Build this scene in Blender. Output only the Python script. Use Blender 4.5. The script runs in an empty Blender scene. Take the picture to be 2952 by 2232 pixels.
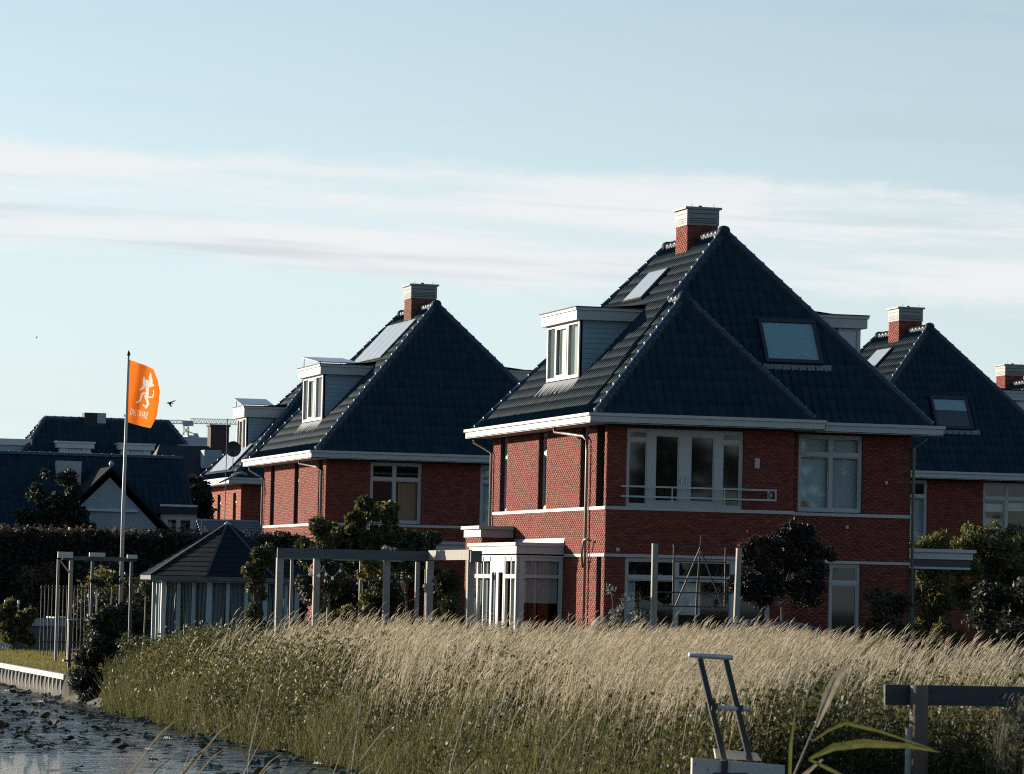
import bpy, bmesh, math, random
import numpy as np
from mathutils import Vector, Matrix
R = math.radians
random.seed(7)
rng = np.random.default_rng(11)
sc = bpy.context.scene
col = sc.collection

# ------------------------------------------------------------------ camera
YAW, PITCH, ROLL, FPX = 0.252, 0.0512, 0.0223, 11500.0
EYE = 1.9
fw = Vector((math.sin(YAW)*math.cos(PITCH), math.cos(YAW)*math.cos(PITCH), math.sin(PITCH)))
r0 = Vector((math.cos(YAW), -math.sin(YAW), 0)); u0 = r0.cross(fw)
rt = r0*math.cos(ROLL)+u0*math.sin(ROLL); up = -r0*math.sin(ROLL)+u0*math.cos(ROLL)
cd = bpy.data.cameras.new('camera'); cam = bpy.data.objects.new('camera', cd); col.objects.link(cam)
cd.sensor_width = 36; cd.lens = FPX/2952*36; cd.clip_start = 0.5; cd.clip_end = 6000
M = Matrix((rt, up, -fw)).transposed().to_4x4(); M.translation = (0, 0, EYE); cam.matrix_world = M
cd.dof.use_dof = True; cd.dof.focus_distance = 98; cd.dof.aperture_fstop = 8
sc.camera = cam
sc.cycles.filter_width = 1.1; sc.cycles.use_denoising = False; sc.cycles.max_bounces = 8; sc.cycles.transparent_max_bounces = 12; sc.cycles.sample_clamp_indirect = 3.0

# ------------------------------------------------------------------ light
SUN = Vector((-0.667, 0.718, 0.201)).normalized()
sc.view_settings.view_transform = 'Standard'; sc.view_settings.look = 'None'
sc.view_settings.exposure = 1.2; sc.view_settings.gamma = 1; sc.view_settings.use_curve_mapping = False
sl = bpy.data.lights.new('sun', 'SUN'); sun = bpy.data.objects.new('sun', sl); col.objects.link(sun)
sl.energy = 5.0; sl.angle = R(0.5); sl.color = (1, 0.86, 0.70)
sun.rotation_euler = SUN.to_track_quat('Z', 'Y').to_euler(); sun.location = (-60, 60, 40)

w = bpy.data.worlds.new('World'); sc.world = w; w.use_nodes = True
nt = w.node_tree; N = nt.nodes; LK = nt.links
bg = N['Background']; bg.inputs[1].default_value = 0.072
sky = N.new('ShaderNodeTexSky'); sky.sky_type = 'NISHITA'; sky.sun_disc = False
sky.sun_elevation = R(11.6); sky.sun_rotation = R(-42.9)
sky.air_density = 1.0; sky.dust_density = 0.35; sky.ozone_density = 2.2
def nmath(op, a, b=None, c=None, clamp=False):
    n = N.new('ShaderNodeMath'); n.operation = op; n.use_clamp = clamp
    for i, v in enumerate((a, b, c)):
        if v is None: continue
        if isinstance(v, (int, float)): n.inputs[i].default_value = v
        else: LK.new(v, n.inputs[i])
    return n.outputs[0]
def nmix(f, a, b):
    n = N.new('ShaderNodeMix'); n.data_type = 'RGBA'
    for s, v in ((n.inputs['Factor'], f), (n.inputs[6], a), (n.inputs[7], b)):
        if isinstance(v, tuple): s.default_value = (*v, 1)
        elif isinstance(v, (int, float)): s.default_value = v
        else: LK.new(v, s)
    return n.outputs[2]
def nsmooth(v, a, b):
    n = N.new('ShaderNodeMapRange'); n.interpolation_type = 'SMOOTHSTEP'
    LK.new(v, n.inputs[0]); n.inputs[1].default_value = a; n.inputs[2].default_value = b
    return n.outputs[0]
tc = N.new('ShaderNodeTexCoord'); sx = N.new('ShaderNodeSeparateXYZ'); LK.new(tc.outputs['Generated'], sx.inputs[0])
az = nmath('MULTIPLY', nmath('ARCTAN2', sx.outputs[0], sx.outputs[1]), 57.296)
el = nmath('MULTIPLY', nmath('ARCSINE', sx.outputs[2]), 57.296)
def nnoise(sa, se, det, seed, rough=0.55, tilt=0.0):
    c = N.new('ShaderNodeCombineXYZ')
    LK.new(nmath('MULTIPLY', az, sa), c.inputs[0])
    e2 = nmath('ADD', el, nmath('MULTIPLY', az, tilt)) if tilt else el
    LK.new(nmath('MULTIPLY', e2, se), c.inputs[1]); c.inputs[2].default_value = seed
    n = N.new('ShaderNodeTexNoise'); LK.new(c.outputs[0], n.inputs[0])
    n.inputs['Scale'].default_value = 1; n.inputs['Detail'].default_value = det; n.inputs['Roughness'].default_value = rough
    return n.outputs['Fac']
ELV = 6.667   # colours below are as seen: background strength is 0.15
def k(*c): return tuple(v*ELV for v in c)
# thin haze: the sky's own brightness with its colour washed out towards the horizon
hz = nmath('POWER', 2.718, nmath('DIVIDE', nmath('MAXIMUM', el, 0.0), -6.0))
tint = N.new('ShaderNodeMix'); tint.data_type = 'RGBA'; tint.blend_type = 'MULTIPLY'; tint.inputs['Factor'].default_value = 1; LK.new(sky.outputs[0], tint.inputs[6]); tint.inputs[7].default_value = (0.93, 1.04, 1.09, 1)
bw = N.new('ShaderNodeRGBToBW'); LK.new(sky.outputs[0], bw.inputs[0])
cl = N.new('ShaderNodeCombineXYZ')
for i_, q_ in enumerate((0.935, 1.085, 1.16)): LK.new(nmath('MULTIPLY', nmath('MINIMUM', bw.outputs[0], 4.8), q_), cl.inputs[i_])
low = nmath('SUBTRACT', 1.0, nsmooth(el, 10, 28))
base = nmix(nmath('ADD', nmath('MULTIPLY', low, 0.40), nmath('MULTIPLY', hz, 0.57)), tint.outputs[2], cl.outputs[0])
# streaked cloud bank low over the horizon
wob = nmath('MULTIPLY', nmath('SUBTRACT', nnoise(0.16, 0.3, 2, 3.1), 0.5), 1.2)
fine = nmath('MULTIPLY', nmath('SUBTRACT', nnoise(0.9, 3.0, 7, 8.3, 0.65), 0.5), 0.8)
e1 = nmath('ADD', nmath('ADD', el, wob), nmath('ADD', fine, nmath('MULTIPLY', az, 0.026)))
topm = nmath('SUBTRACT', 1.0, nsmooth(e1, 6.12, 6.70)); botm = nsmooth(e1, 4.5, 5.0)
st = nnoise(0.20, 2.4, 7, 1.7, 0.6, 0.03)
side = nmath('SUBTRACT', 1.0, nsmooth(nmath('ABSOLUTE', nmath('ADD', az, -5.0)), 45, 100))   # the bank lies over the northern horizon
dens = nmath('MULTIPLY', nmath('MULTIPLY', nmath('MULTIPLY', topm, botm), side), nmath('ADD', 0.34, nmath('MULTIPLY', nsmooth(st, 0.36, 0.60), 0.58)))
# thinner veils elsewhere
v1 = nmath('MULTIPLY', nsmooth(nnoise(0.10, 0.9, 5, 5.5, 0.6, 0.04), 0.52, 0.78), 0.45)
v2 = nmath('MULTIPLY', nmath('MULTIPLY', v1, side), nmath('SUBTRACT', 1.0, nsmooth(el, 4.8, 6.0)))
high = nmath('MULTIPLY', nmath('MULTIPLY', nsmooth(nnoise(0.03, 0.12, 5, 9.5, 0.6), 0.5, 0.8), nsmooth(el, 16, 26)), 0.4)
veil = nmath('MULTIPLY', nmath('MULTIPLY', side, nmath('SUBTRACT', 1.0, nsmooth(el, 9, 20))), 0.10)
dens = nmath('MAXIMUM', nmath('MAXIMUM', nmath('MAXIMUM', dens, v2), high), veil)
shade = nsmooth(nnoise(0.11, 2.2, 4, 12.4, 0.5, 0.03), 0.52, 0.72)
ccol = nmix(shade, k(0.80, 0.81, 0.82), k(0.60, 0.645, 0.675))
LK.new(nmix(dens, base, ccol), bg.inputs[0])

# ------------------------------------------------------------------ materials
def mat(name, color, rough=0.7, noise=None, spec=0.5, bump=None, metal=0.0, scale_obj=True):
    """noise=(scale, amount, dark/other colour)"""
    m = bpy.data.materials.new(name); m.use_nodes = True
    t = m.node_tree; b = t.nodes['Principled BSDF']
    b.inputs['Base Color'].default_value = (*color, 1); b.inputs['Roughness'].default_value = rough
    b.inputs['Specular IOR Level'].default_value = spec; b.inputs['Metallic'].default_value = metal
    tcn = t.nodes.new('ShaderNodeTexCoord')
    if noise:
        mp = t.nodes.new('ShaderNodeMapping'); t.links.new(tcn.outputs['Object'], mp.inputs[0])
        sc3 = noise[0] if isinstance(noise[0], tuple) else (noise[0],)*3
        mp.inputs['Scale'].default_value = sc3
        n = t.nodes.new('ShaderNodeTexNoise'); n.inputs['Scale'].default_value = 1; n.inputs['Detail'].default_value = 6
        n.inputs['Roughness'].default_value = 0.65
        t.links.new(mp.outputs[0], n.inputs[0])
        mr = t.nodes.new('ShaderNodeMapRange'); t.links.new(n.outputs['Fac'], mr.inputs[0])
        mr.inputs[1].default_value = 0.35; mr.inputs[2].default_value = 0.7; mr.inputs[4].default_value = noise[1]
        mx = t.nodes.new('ShaderNodeMix'); mx.data_type = 'RGBA'
        t.links.new(mr.outputs[0], mx.inputs['Factor']); mx.inputs[6].default_value = (*color, 1); mx.inputs[7].default_value = (*noise[2], 1)
        t.links.new(mx.outputs[2], b.inputs['Base Color'])
        if bump:
            bp = t.nodes.new('ShaderNodeBump'); bp.inputs['Strength'].default_value = bump; bp.inputs['Distance'].default_value = 0.02
            t.links.new(n.outputs['Fac'], bp.inputs['Height']); t.links.new(bp.outputs[0], b.inputs['Normal'])
    return m
def island_mat(name, cols, rough=0.8, spec=0.3, trans=0.0, grad=None, objrand=False, stain=None):
    """colour picked per loose piece from a ramp; trans = share of light let through; grad = (attr, base colour)"""
    m = bpy.data.materials.new(name); m.use_nodes = True; t = m.node_tree; b = t.nodes['Principled BSDF']
    if objrand: src = t.nodes.new('ShaderNodeObjectInfo').outputs['Random']
    else: src = t.nodes.new('ShaderNodeNewGeometry').outputs['Random Per Island']
    rp = t.nodes.new('ShaderNodeValToRGB'); t.links.new(src, rp.inputs[0])
    els = rp.color_ramp.elements
    while len(els) < len(cols): els.new(0.5)
    for i, c in enumerate(cols): els[i].position = i/(len(cols)-1); els[i].color = (*c, 1)
    out = rp.outputs[0]
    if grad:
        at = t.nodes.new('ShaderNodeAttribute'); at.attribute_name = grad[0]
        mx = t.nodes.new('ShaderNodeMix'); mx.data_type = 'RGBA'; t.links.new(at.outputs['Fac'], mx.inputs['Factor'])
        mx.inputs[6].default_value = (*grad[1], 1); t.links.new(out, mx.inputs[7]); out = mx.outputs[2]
    if stain:
        tcn = t.nodes.new('ShaderNodeTexCoord'); n = t.nodes.new('ShaderNodeTexNoise'); n.inputs['Scale'].default_value = stain[0]; n.inputs['Detail'].default_value = 5
        t.links.new(tcn.outputs['Object'], n.inputs[0])
        mr = t.nodes.new('ShaderNodeMapRange'); t.links.new(n.outputs['Fac'], mr.inputs[0]); mr.inputs[1].default_value = .4; mr.inputs[2].default_value = .75; mr.inputs[4].default_value = stain[1]
        mx = t.nodes.new('ShaderNodeMix'); mx.data_type = 'RGBA'; t.links.new(mr.outputs[0], mx.inputs['Factor'])
        t.links.new(out, mx.inputs[6]); mx.inputs[7].default_value = (*stain[2], 1); out = mx.outputs[2]
    t.links.new(out, b.inputs['Base Color']); b.inputs['Roughness'].default_value = rough; b.inputs['Specular IOR Level'].default_value = spec
    if trans:
        tr = t.nodes.new('ShaderNodeBsdfTranslucent'); t.links.new(out, tr.inputs[0])
        ms = t.nodes.new('ShaderNodeMixShader'); ms.inputs[0].default_value = trans
        t.links.new(b.outputs[0], ms.inputs[1]); t.links.new(tr.outputs[0], ms.inputs[2])
        t.links.new(ms.outputs[0], t.nodes['Material Output'].inputs[0])
    return m
def glass_mat(name, tint=(0.86, 0.92, 0.92), refl=0.05):
    m = bpy.data.materials.new(name); m.use_nodes = True; t = m.node_tree
    g = t.nodes.new('ShaderNodeBsdfGlossy'); g.inputs['Roughness'].default_value = 0.02
    tr = t.nodes.new('ShaderNodeBsdfTransparent'); tr.inputs[0].default_value = (*tint, 1)
    ge = t.nodes.new('ShaderNodeNewGeometry'); dt = t.nodes.new('ShaderNodeVectorMath'); dt.operation = 'DOT_PRODUCT'
    t.links.new(ge.outputs['Normal'], dt.inputs[0]); t.links.new(ge.outputs['Incoming'], dt.inputs[1])
    def mm(op, a, b):
        n = t.nodes.new('ShaderNodeMath'); n.operation = op; n.use_clamp = True
        for i, v in enumerate((a, b)):
            if isinstance(v, (int, float)): n.inputs[i].default_value = v
            elif v is not None: t.links.new(v, n.inputs[i])
        return n.outputs[0]
    ad = type('o', (), {})(); ab = t.nodes.new('ShaderNodeMath'); ab.operation = 'ABSOLUTE'; t.links.new(dt.outputs['Value'], ab.inputs[0])
    f5 = mm('POWER', mm('SUBTRACT', 1.0, ab.outputs[0]), 5.0)
    ad.outputs = [mm('ADD', mm('MULTIPLY', f5, 0.9), refl)]
    ms = t.nodes.new('ShaderNodeMixShader'); t.links.new(ad.outputs[0], ms.inputs[0])
    t.links.new(tr.outputs[0], ms.inputs[1]); t.links.new(g.outputs[0], ms.inputs[2])
    t.links.new(ms.outputs[0], t.nodes['Material Output'].inputs[0])
    return m
BR = [(0.119,0.028,0.0203),(0.175,0.0406,0.028),(0.203,0.0476,0.0315),(0.182,0.042,0.0287),(0.238,0.0686,0.042),(0.154,0.035,0.0245)]
TILEC = [(0.009,0.024,0.035),(0.017,0.038,0.052),(0.012,0.030,0.043)]
MT = dict(
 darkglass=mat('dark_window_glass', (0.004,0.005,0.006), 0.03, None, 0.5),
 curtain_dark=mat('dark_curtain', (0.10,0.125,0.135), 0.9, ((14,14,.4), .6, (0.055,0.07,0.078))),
 night=mat('gap_shade_wood', (0.014,0.015,0.016), 0.9),
 brick=island_mat('red_brick', BR, 0.85, 0.2, stain=(1.3, .22, (0.12,0.045,0.036))),
 brick_dark=island_mat('brown_brick', [(0.10,0.045,0.030),(0.16,0.060,0.040),(0.20,0.08,0.05),(0.12,0.05,0.035)], 0.85, 0.2),
 mortar=mat('mortar', (0.056,0.028,0.0224), 0.95, (3.0, .6, (0.035,0.021,0.0189))),
 tile=island_mat('glazed_tile', TILEC, 0.6, 0.04, stain=(2.2, .4, (0.020,0.034,0.044))),
 tile1=island_mat('glazed_tile_single', TILEC, 0.6, 0.04, objrand=True, stain=(2.2, .4, (0.022,0.036,0.046))),
 hip=island_mat('glazed_hip', TILEC, 0.33, 0.55, objrand=True),
 deck=mat('roof_deck', (0.012,0.016,0.02), 0.8),
 white=mat('white_paint', (0.3354,0.3315,0.3198), 0.5, ((1.2,1.2,6), .35, (0.2886,0.2808,0.2691))),
 whitedull=mat('grey_white_paint', (0.42,0.44,0.44), 0.6, (2.5, .3, (0.35,0.36,0.36))),
 soffit=mat('soffit_paint', (0.36,0.36,0.34), 0.7, (2, .3, (0.3,0.3,0.28))),
 siding=island_mat('blue_grey_siding', [(0.19,0.26,0.29),(0.21,0.28,0.31),(0.20,0.27,0.30)], 0.6, 0.3, objrand=True),
 lead=mat('lead', (0.15,0.165,0.175), 0.6, (4, .5, (0.10,0.11,0.12))),
 zinc=mat('zinc', (0.255,0.27,0.285), 0.45, (3, .4, (0.1875,0.195,0.21))),
 louvre=mat('coated_louvre', (0.085,0.095,0.105), 0.35, (3, .4, (0.06,0.068,0.075)), 0.8),
 felt=mat('roof_felt', (0.035,0.04,0.045), 0.9),
 pipe=mat('pipe_paint', (0.17,0.16,0.13), 0.45, (2.0, .4, (0.26,0.25,0.22))),
 steel=mat('galvanised_steel', (0.4125,0.4275,0.435), 0.45, (6, .4, (0.315,0.33,0.3375)), metal=0.4),
 black=mat('black_metal', (0.012,0.013,0.015), 0.45),
 glass=glass_mat('window_glass'),
 solar=mat('solar_glass', (0.225,0.255,0.2775), 0.3, None, 1.0),
 curtain=mat('curtain_cloth', (0.34,0.36,0.36), 0.9, ((14,14,.4), .6, (0.19,0.20,0.21))),
 blind=mat('blind_cloth', (0.36,0.42,0.43), 0.9, (1.0, .3, (0.29,0.34,0.35))),
 orange_c=mat('ochre_curtain', (0.26,0.16,0.08), 0.9, ((12,12,.4), .6, (0.16,0.10,0.05))),
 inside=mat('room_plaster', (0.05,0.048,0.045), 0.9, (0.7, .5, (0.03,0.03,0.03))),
 wood_grey=mat('weathered_wood', (0.26,0.24,0.205), 0.85, ((9,9,1.2), .75, (0.14,0.13,0.115)), bump=.3),
 wood_dark=mat('dark_stained_wood', (0.055,0.062,0.070), 0.8, ((2,2,18), .6, (0.09,0.10,0.11)), bump=.3),
 wood_pale=mat('pale_board', (0.465,0.4425,0.3975), 0.8, ((2,2,16), .6, (0.255,0.2325,0.195)), bump=.2),
 render=mat('grey_render', (0.25,0.30,0.32), 0.9, (1.5, .3, (0.20,0.24,0.26))),
 shingle=mat('felt_shingle', (0.010,0.015,0.019), 0.9, (5, .6, (0.018,0.024,0.028)), 0.05, bump=.4),
 orange=island_mat('orange_cloth', [(0.62,0.145,0.016),(0.62,0.145,0.016)], 0.75, 0.2, trans=0.55, stain=(1.4,.35,(0.52,0.085,0.014))),
 print_w=island_mat('white_print', [(0.58,0.53,0.46),(0.58,0.53,0.46)], 0.8, 0.2, trans=0.5),
 carp=mat('car_paint', (0.010,0.017,0.024), 0.2, None, 0.6),
 carg=mat('car_glass', (0.012,0.016,0.018), 0.08, None, 0.8),
 rubber=mat('rubber', (0.015,0.015,0.015), 0.8),
 bark=mat('bark', (0.11,0.085,0.06), 0.9, (8, .6, (0.06,0.05,0.04)), bump=.5),
 stem=mat('dry_stem', (0.30,0.25,0.15), 0.85, (5, .5, (0.18,0.17,0.08))),
 crane=mat('crane_paint', (0.54,0.465,0.375), 0.6, (0.4, .4, (0.465,0.435,0.39))),
 cranecab=mat('crane_cab_grey', (0.25,0.30,0.33), 0.6),
 stone=mat('concrete', (0.35,0.34,0.32), 0.9, (3, .5, (0.25,0.24,0.23))),
 bird=mat('feathers', (0.03,0.035,0.04), 0.8),
 petal=mat('white_petal', (0.80,0.78,0.72), 0.6),
 red=mat('red_blossom', (0.30,0.03,0.03), 0.7),
 bulb=mat('bulb_glass', (0.75,0.78,0.80), 0.2),
)
def leafm(name, cols, trans=0.35, rough=0.6, spec=0.35, grad=None): return island_mat(name, cols, rough, spec, trans, grad)
LF = dict(
 dark=leafm('leaf_dark', [(0.012,0.018,0.012),(0.022,0.030,0.018),(0.018,0.022,0.016),(0.034,0.040,0.022)]),
 mid=leafm('leaf_mid', [(0.0224,0.032,0.01152),(0.0352,0.0448,0.01536),(0.048,0.0544,0.0192),(0.0288,0.0352,0.01408)]),
 olive=leafm('leaf_olive', [(0.064,0.0672,0.02048),(0.096,0.0928,0.0288),(0.048,0.0512,0.01792),(0.1152,0.1056,0.0352)], .4),
 yellow=leafm('leaf_yellow', [(0.1024,0.0928,0.0224),(0.1536,0.128,0.032),(0.0704,0.0704,0.0192),(0.128,0.1088,0.032)], .4),
 lime=leafm('leaf_lime', [(0.0896,0.096,0.0224),(0.128,0.1216,0.032),(0.064,0.0704,0.0192),(0.1664,0.1536,0.0576)], .4),
 rust=leafm('leaf_rust', [(0.04,0.03,0.02),(0.07,0.05,0.03),(0.05,0.035,0.022),(0.03,0.03,0.02)], .3),
 grey=leafm('leaf_grey', [(0.10,0.11,0.10),(0.16,0.17,0.16),(0.07,0.08,0.07)], .3),
 pad=leafm('lily_pad', [(0.0192,0.02688,0.0128),(0.0288,0.0352,0.01792),(0.01408,0.0192,0.01152),(0.048,0.0416,0.0192)], .1, .45),
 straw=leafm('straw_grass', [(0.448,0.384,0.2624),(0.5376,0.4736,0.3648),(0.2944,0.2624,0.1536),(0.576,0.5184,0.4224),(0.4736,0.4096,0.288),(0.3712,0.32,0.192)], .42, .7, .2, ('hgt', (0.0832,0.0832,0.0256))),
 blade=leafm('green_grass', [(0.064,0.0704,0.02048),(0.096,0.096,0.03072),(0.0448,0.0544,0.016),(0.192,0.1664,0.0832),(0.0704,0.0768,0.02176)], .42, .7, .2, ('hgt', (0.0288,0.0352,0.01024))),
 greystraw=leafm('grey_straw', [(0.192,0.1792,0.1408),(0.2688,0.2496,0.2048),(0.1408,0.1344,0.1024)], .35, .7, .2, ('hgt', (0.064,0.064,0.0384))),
 black=leafm('leaf_black', [(0.007,0.010,0.008),(0.012,0.015,0.011),(0.016,0.015,0.011)], .15),
 reed_dark=leafm('reed_dark', [(0.032,0.0352,0.016),(0.0576,0.0512,0.0256)], .3),
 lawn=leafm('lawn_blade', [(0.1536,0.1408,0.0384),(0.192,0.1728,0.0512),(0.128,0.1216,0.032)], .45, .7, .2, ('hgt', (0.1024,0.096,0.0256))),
 reed=leafm('reed_leaf', [(0.0832,0.0896,0.0224),(0.1088,0.1088,0.032),(0.064,0.0768,0.0192)], .35, .5, .4),
 reeddry=leafm('reed_dry', [(0.2176,0.192,0.1408),(0.2688,0.2304,0.1664),(0.1792,0.1664,0.128)], .3, .6, .3),
 weed=leafm('weed_leaf', [(0.01792,0.02304,0.00896),(0.0288,0.03328,0.0128),(0.0384,0.03968,0.01536),(0.01408,0.01792,0.00768)], .3),
 herb=leafm('herb_leaf', [(0.0352,0.04352,0.0128),(0.0544,0.0608,0.01792),(0.0768,0.08,0.0256),(0.0288,0.0352,0.0128),(0.096,0.0928,0.032)], .4, .6, .3),
)

# ------------------------------------------------------------------ mesh helpers
class MB:
    def __init__(s): s.v = []; s.f = []
    def quad(s, a, b, c, d): n = len(s.v); s.v += [a, b, c, d]; s.f.append((n, n+1, n+2, n+3)); return s
    def poly(s, pts): n = len(s.v); s.v += list(pts); s.f.append(tuple(range(n, n+len(pts)))); return s
    def hexa(s, p):   # 8 points: bottom ring 0-3, top ring 4-7
        n = len(s.v); s.v += [tuple(q) for q in p]
        s.f += [(n+3,n+2,n+1,n),(n+4,n+5,n+6,n+7),(n,n+1,n+5,n+4),(n+1,n+2,n+6,n+5),(n+2,n+3,n+7,n+6),(n+3,n,n+4,n+7)]; return s
    def box(s, x0, x1, y0, y1, z0, z1):
        return s.hexa([(x0,y0,z0),(x1,y0,z0),(x1,y1,z0),(x0,y1,z0),(x0,y0,z1),(x1,y0,z1),(x1,y1,z1),(x0,y1,z1)])
    def beam(s, a, b, wdt, hgt, upv=(0,0,1)):
        a = Vector(a); b = Vector(b); d = (b-a).normalized(); u = Vector(upv)
        if abs(d.dot(u)) > 0.98: u = Vector((1,0,0))
        x = d.cross(u).normalized()*wdt/2; y = x.cross(d).normalized()*hgt/2
        return s.hexa([a-x-y, a+x-y, b+x-y, b-x-y, a-x+y, a+x+y, b+x+y, b-x+y])
    def tube(s, pts, r, n=8, cap=True):
        pts = [Vector(p) for p in pts]; rs = r if isinstance(r, (list, tuple)) else [r]*len(pts); rings = []
        for i, p in enumerate(pts):
            d = (pts[min(i+1, len(pts)-1)]-pts[max(i-1, 0)]).normalized()
            u = Vector((0,0,1)) if abs(d.z) < 0.9 else Vector((1,0,0))
            x = d.cross(u).normalized(); y = d.cross(x).normalized(); b = len(s.v)
            for k_ in range(n):
                a = 2*math.pi*k_/n; s.v.append(tuple(p+x*math.cos(a)*rs[i]+y*math.sin(a)*rs[i]))
            rings.append(b)
        for i in range(len(rings)-1):
            for k_ in range(n): s.f.append((rings[i]+k_, rings[i]+(k_+1)%n, rings[i+1]+(k_+1)%n, rings[i+1]+k_))
        if cap:
            s.f.append(tuple(rings[0]+k_ for k_ in range(n))[::-1]); s.f.append(tuple(rings[-1]+k_ for k_ in range(n)))
        return s
    def lathe(s, c, prof, n=10):
        b = len(s.v)
        for r_, z in prof:
            for k_ in range(n): a = 2*math.pi*k_/n; s.v.append((c[0]+r_*math.cos(a), c[1]+r_*math.sin(a), c[2]+z))
        for i in range(len(prof)-1):
            for k_ in range(n): s.f.append((b+i*n+k_, b+i*n+(k_+1)%n, b+(i+1)*n+(k_+1)%n, b+(i+1)*n+k_))
        s.f.append(tuple(b+k_ for k_ in range(n))[::-1]); s.f.append(tuple(b+(len(prof)-1)*n+k_ for k_ in range(n))); return s
    def mesh(s, name, m, smooth=False):
        me = bpy.data.meshes.new(name); me.from_pydata([tuple(q) for q in s.v], [], s.f); me.materials.append(m)
        bm = bmesh.new(); bm.from_mesh(me); bmesh.ops.recalc_face_normals(bm, faces=bm.faces); bm.to_mesh(me); bm.free()
        if smooth: me.polygons.foreach_set('use_smooth', [True]*len(me.polygons))
        return me
    def obj(s, name, m, parent=None, smooth=False, **kw): return link(name, s.mesh(name, m, smooth), parent, **kw)
def link(name, me, parent=None, **kw):
    o = bpy.data.objects.new(name, me); col.objects.link(o)
    if parent is not None: o.parent = parent
    for q, v in kw.items(): o[q] = v
    return o
def np_mesh(name, V, F, m, attr=None):
    """V (n,3), F (m,4) quads"""
    me = bpy.data.meshes.new(name); V = np.asarray(V, np.float32); F = np.asarray(F, np.int32)
    me.vertices.add(len(V)); me.vertices.foreach_set('co', V.ravel())
    me.loops.add(F.size); me.loops.foreach_set('vertex_index', F.ravel())
    me.polygons.add(len(F)); me.polygons.foreach_set('loop_start', np.arange(0, F.size, F.shape[1], dtype=np.int32))
    me.materials.append(m)
    if attr:
        a = me.attributes.new(attr[0], 'FLOAT', 'POINT'); a.data.foreach_set('value', np.asarray(attr[1], np.float32))
    me.update(calc_edges=True); return me
def thing(name, label, cat, loc=(0,0,0), group=None):
    o = bpy.data.objects.new(name, None); col.objects.link(o); o.location = loc; o['label'] = label; o['category'] = cat
    if group: o['group'] = group
    o.empty_display_size = 0.3
    return o
def tag(o, label, cat, group=None):
    o['label'] = label; o['category'] = cat
    if group: o['group'] = group
    return o
BOXF = np.array([(0,1,5,4),(1,2,6,5),(2,3,7,6),(3,0,4,7),(4,5,6,7),(3,2,1,0)])
def boxes_np(lo, hi):
    lo = np.asarray(lo, float); hi = np.asarray(hi, float); n = len(lo)
    c = np.array([(0,0,0),(1,0,0),(1,1,0),(0,1,0),(0,0,1),(1,0,1),(1,1,1),(0,1,1)], float)
    V = lo[:,None,:]+(hi-lo)[:,None,:]*c[None]; F = BOXF[None]+8*np.arange(n)[:,None,None]
    return V.reshape(-1,3), F.reshape(-1,4)

# ------------------------------------------------------------------ brick walls
def brickwork(name, plane, c, u0, u1, z0, z1, holes, m, parent, joints=(), sgn=-1, L=0.21, H=0.052, J=0.0105):
    """real bricks standing proud of a mortar sheet; plane 'x' (wall at x=c, u along y) or 'y' (wall at y=c, u along x); sgn = outward side"""
    lo = []; hi = []; z = z0; row = 0; rnd = random.Random(hash((name, round(c*100), round(u0*10))) & 0xffff)
    while z+H <= z1+1e-6:
        if any(abs(z-j) < 0.035 for j in joints) and row % 2 == 0: pass
        iv = [(u0, u1)]
        for (a, b, p, q) in holes:
            if z+H > p and z < q:
                nv = []
                for s_, e_ in iv:
                    if b <= s_ or a >= e_: nv.append((s_, e_)); continue
                    if a-s_ > 0.03: nv.append((s_, a))
                    if e_-b > 0.03: nv.append((b, e_))
                iv = nv
        off = (row % 2)*(L+J)/2 + (0.03 if row % 4 > 1 else 0)
        gap = any(0 <= z-j < H+J for j in joints)
        for s_, e_ in iv:
            i0 = math.floor((s_-u0-off)/(L+J))
            x = u0+off+i0*(L+J)
            while x < e_:
                a = max(x, s_); b = min(x+L, e_)
                if b-a > 0.025:
                    d = 0.007+rnd.random()*0.005
                    dz = 0.018 if gap else 0
                    p0, p1 = sorted((c+sgn*d, c-sgn*0.004))
                    if plane == 'x': lo.append((p0, a, z+dz)); hi.append((p1, b, z+H))
                    else: lo.append((a, p0, z+dz)); hi.append((b, p1, z+H))
                x += L+J
        z += H+J; row += 1
    V, F = boxes_np(lo, hi)
    return link(name, np_mesh(name, V, F, m), parent, kind='stuff')
def panel_faces(mb, plane, c, u0, u1, z0, z1, holes, depth=0.15, inward=1):
    us = sorted({u0, u1, *[min(max(h[i], u0), u1) for h in holes for i in (0, 1)]})
    zs = sorted({z0, z1, *[min(max(h[i], z0), z1) for h in holes for i in (2, 3)]})
    P = (lambda u, z, d=0: (c+d*inward, u, z)) if plane == 'x' else (lambda u, z, d=0: (u, c+d*inward, z))
    for i in range(len(us)-1):
        for j in range(len(zs)-1):
            um = (us[i]+us[i+1])/2; zm = (zs[j]+zs[j+1])/2
            if any(h[0] < um < h[1] and h[2] < zm < h[3] for h in holes): continue
            mb.quad(P(us[i], zs[j]), P(us[i+1], zs[j]), P(us[i+1], zs[j+1]), P(us[i], zs[j+1]))
    for a, b, p, q in holes:
        mb.quad(P(a,p), P(a,q), P(a,q,depth), P(a,p,depth)); mb.quad(P(b,p), P(b,q), P(b,q,depth), P(b,p,depth))
        mb.quad(P(a,p), P(b,p), P(b,p,depth), P(a,p,depth)); mb.quad(P(a,q), P(b,q), P(b,q,depth), P(a,q,depth))
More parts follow.
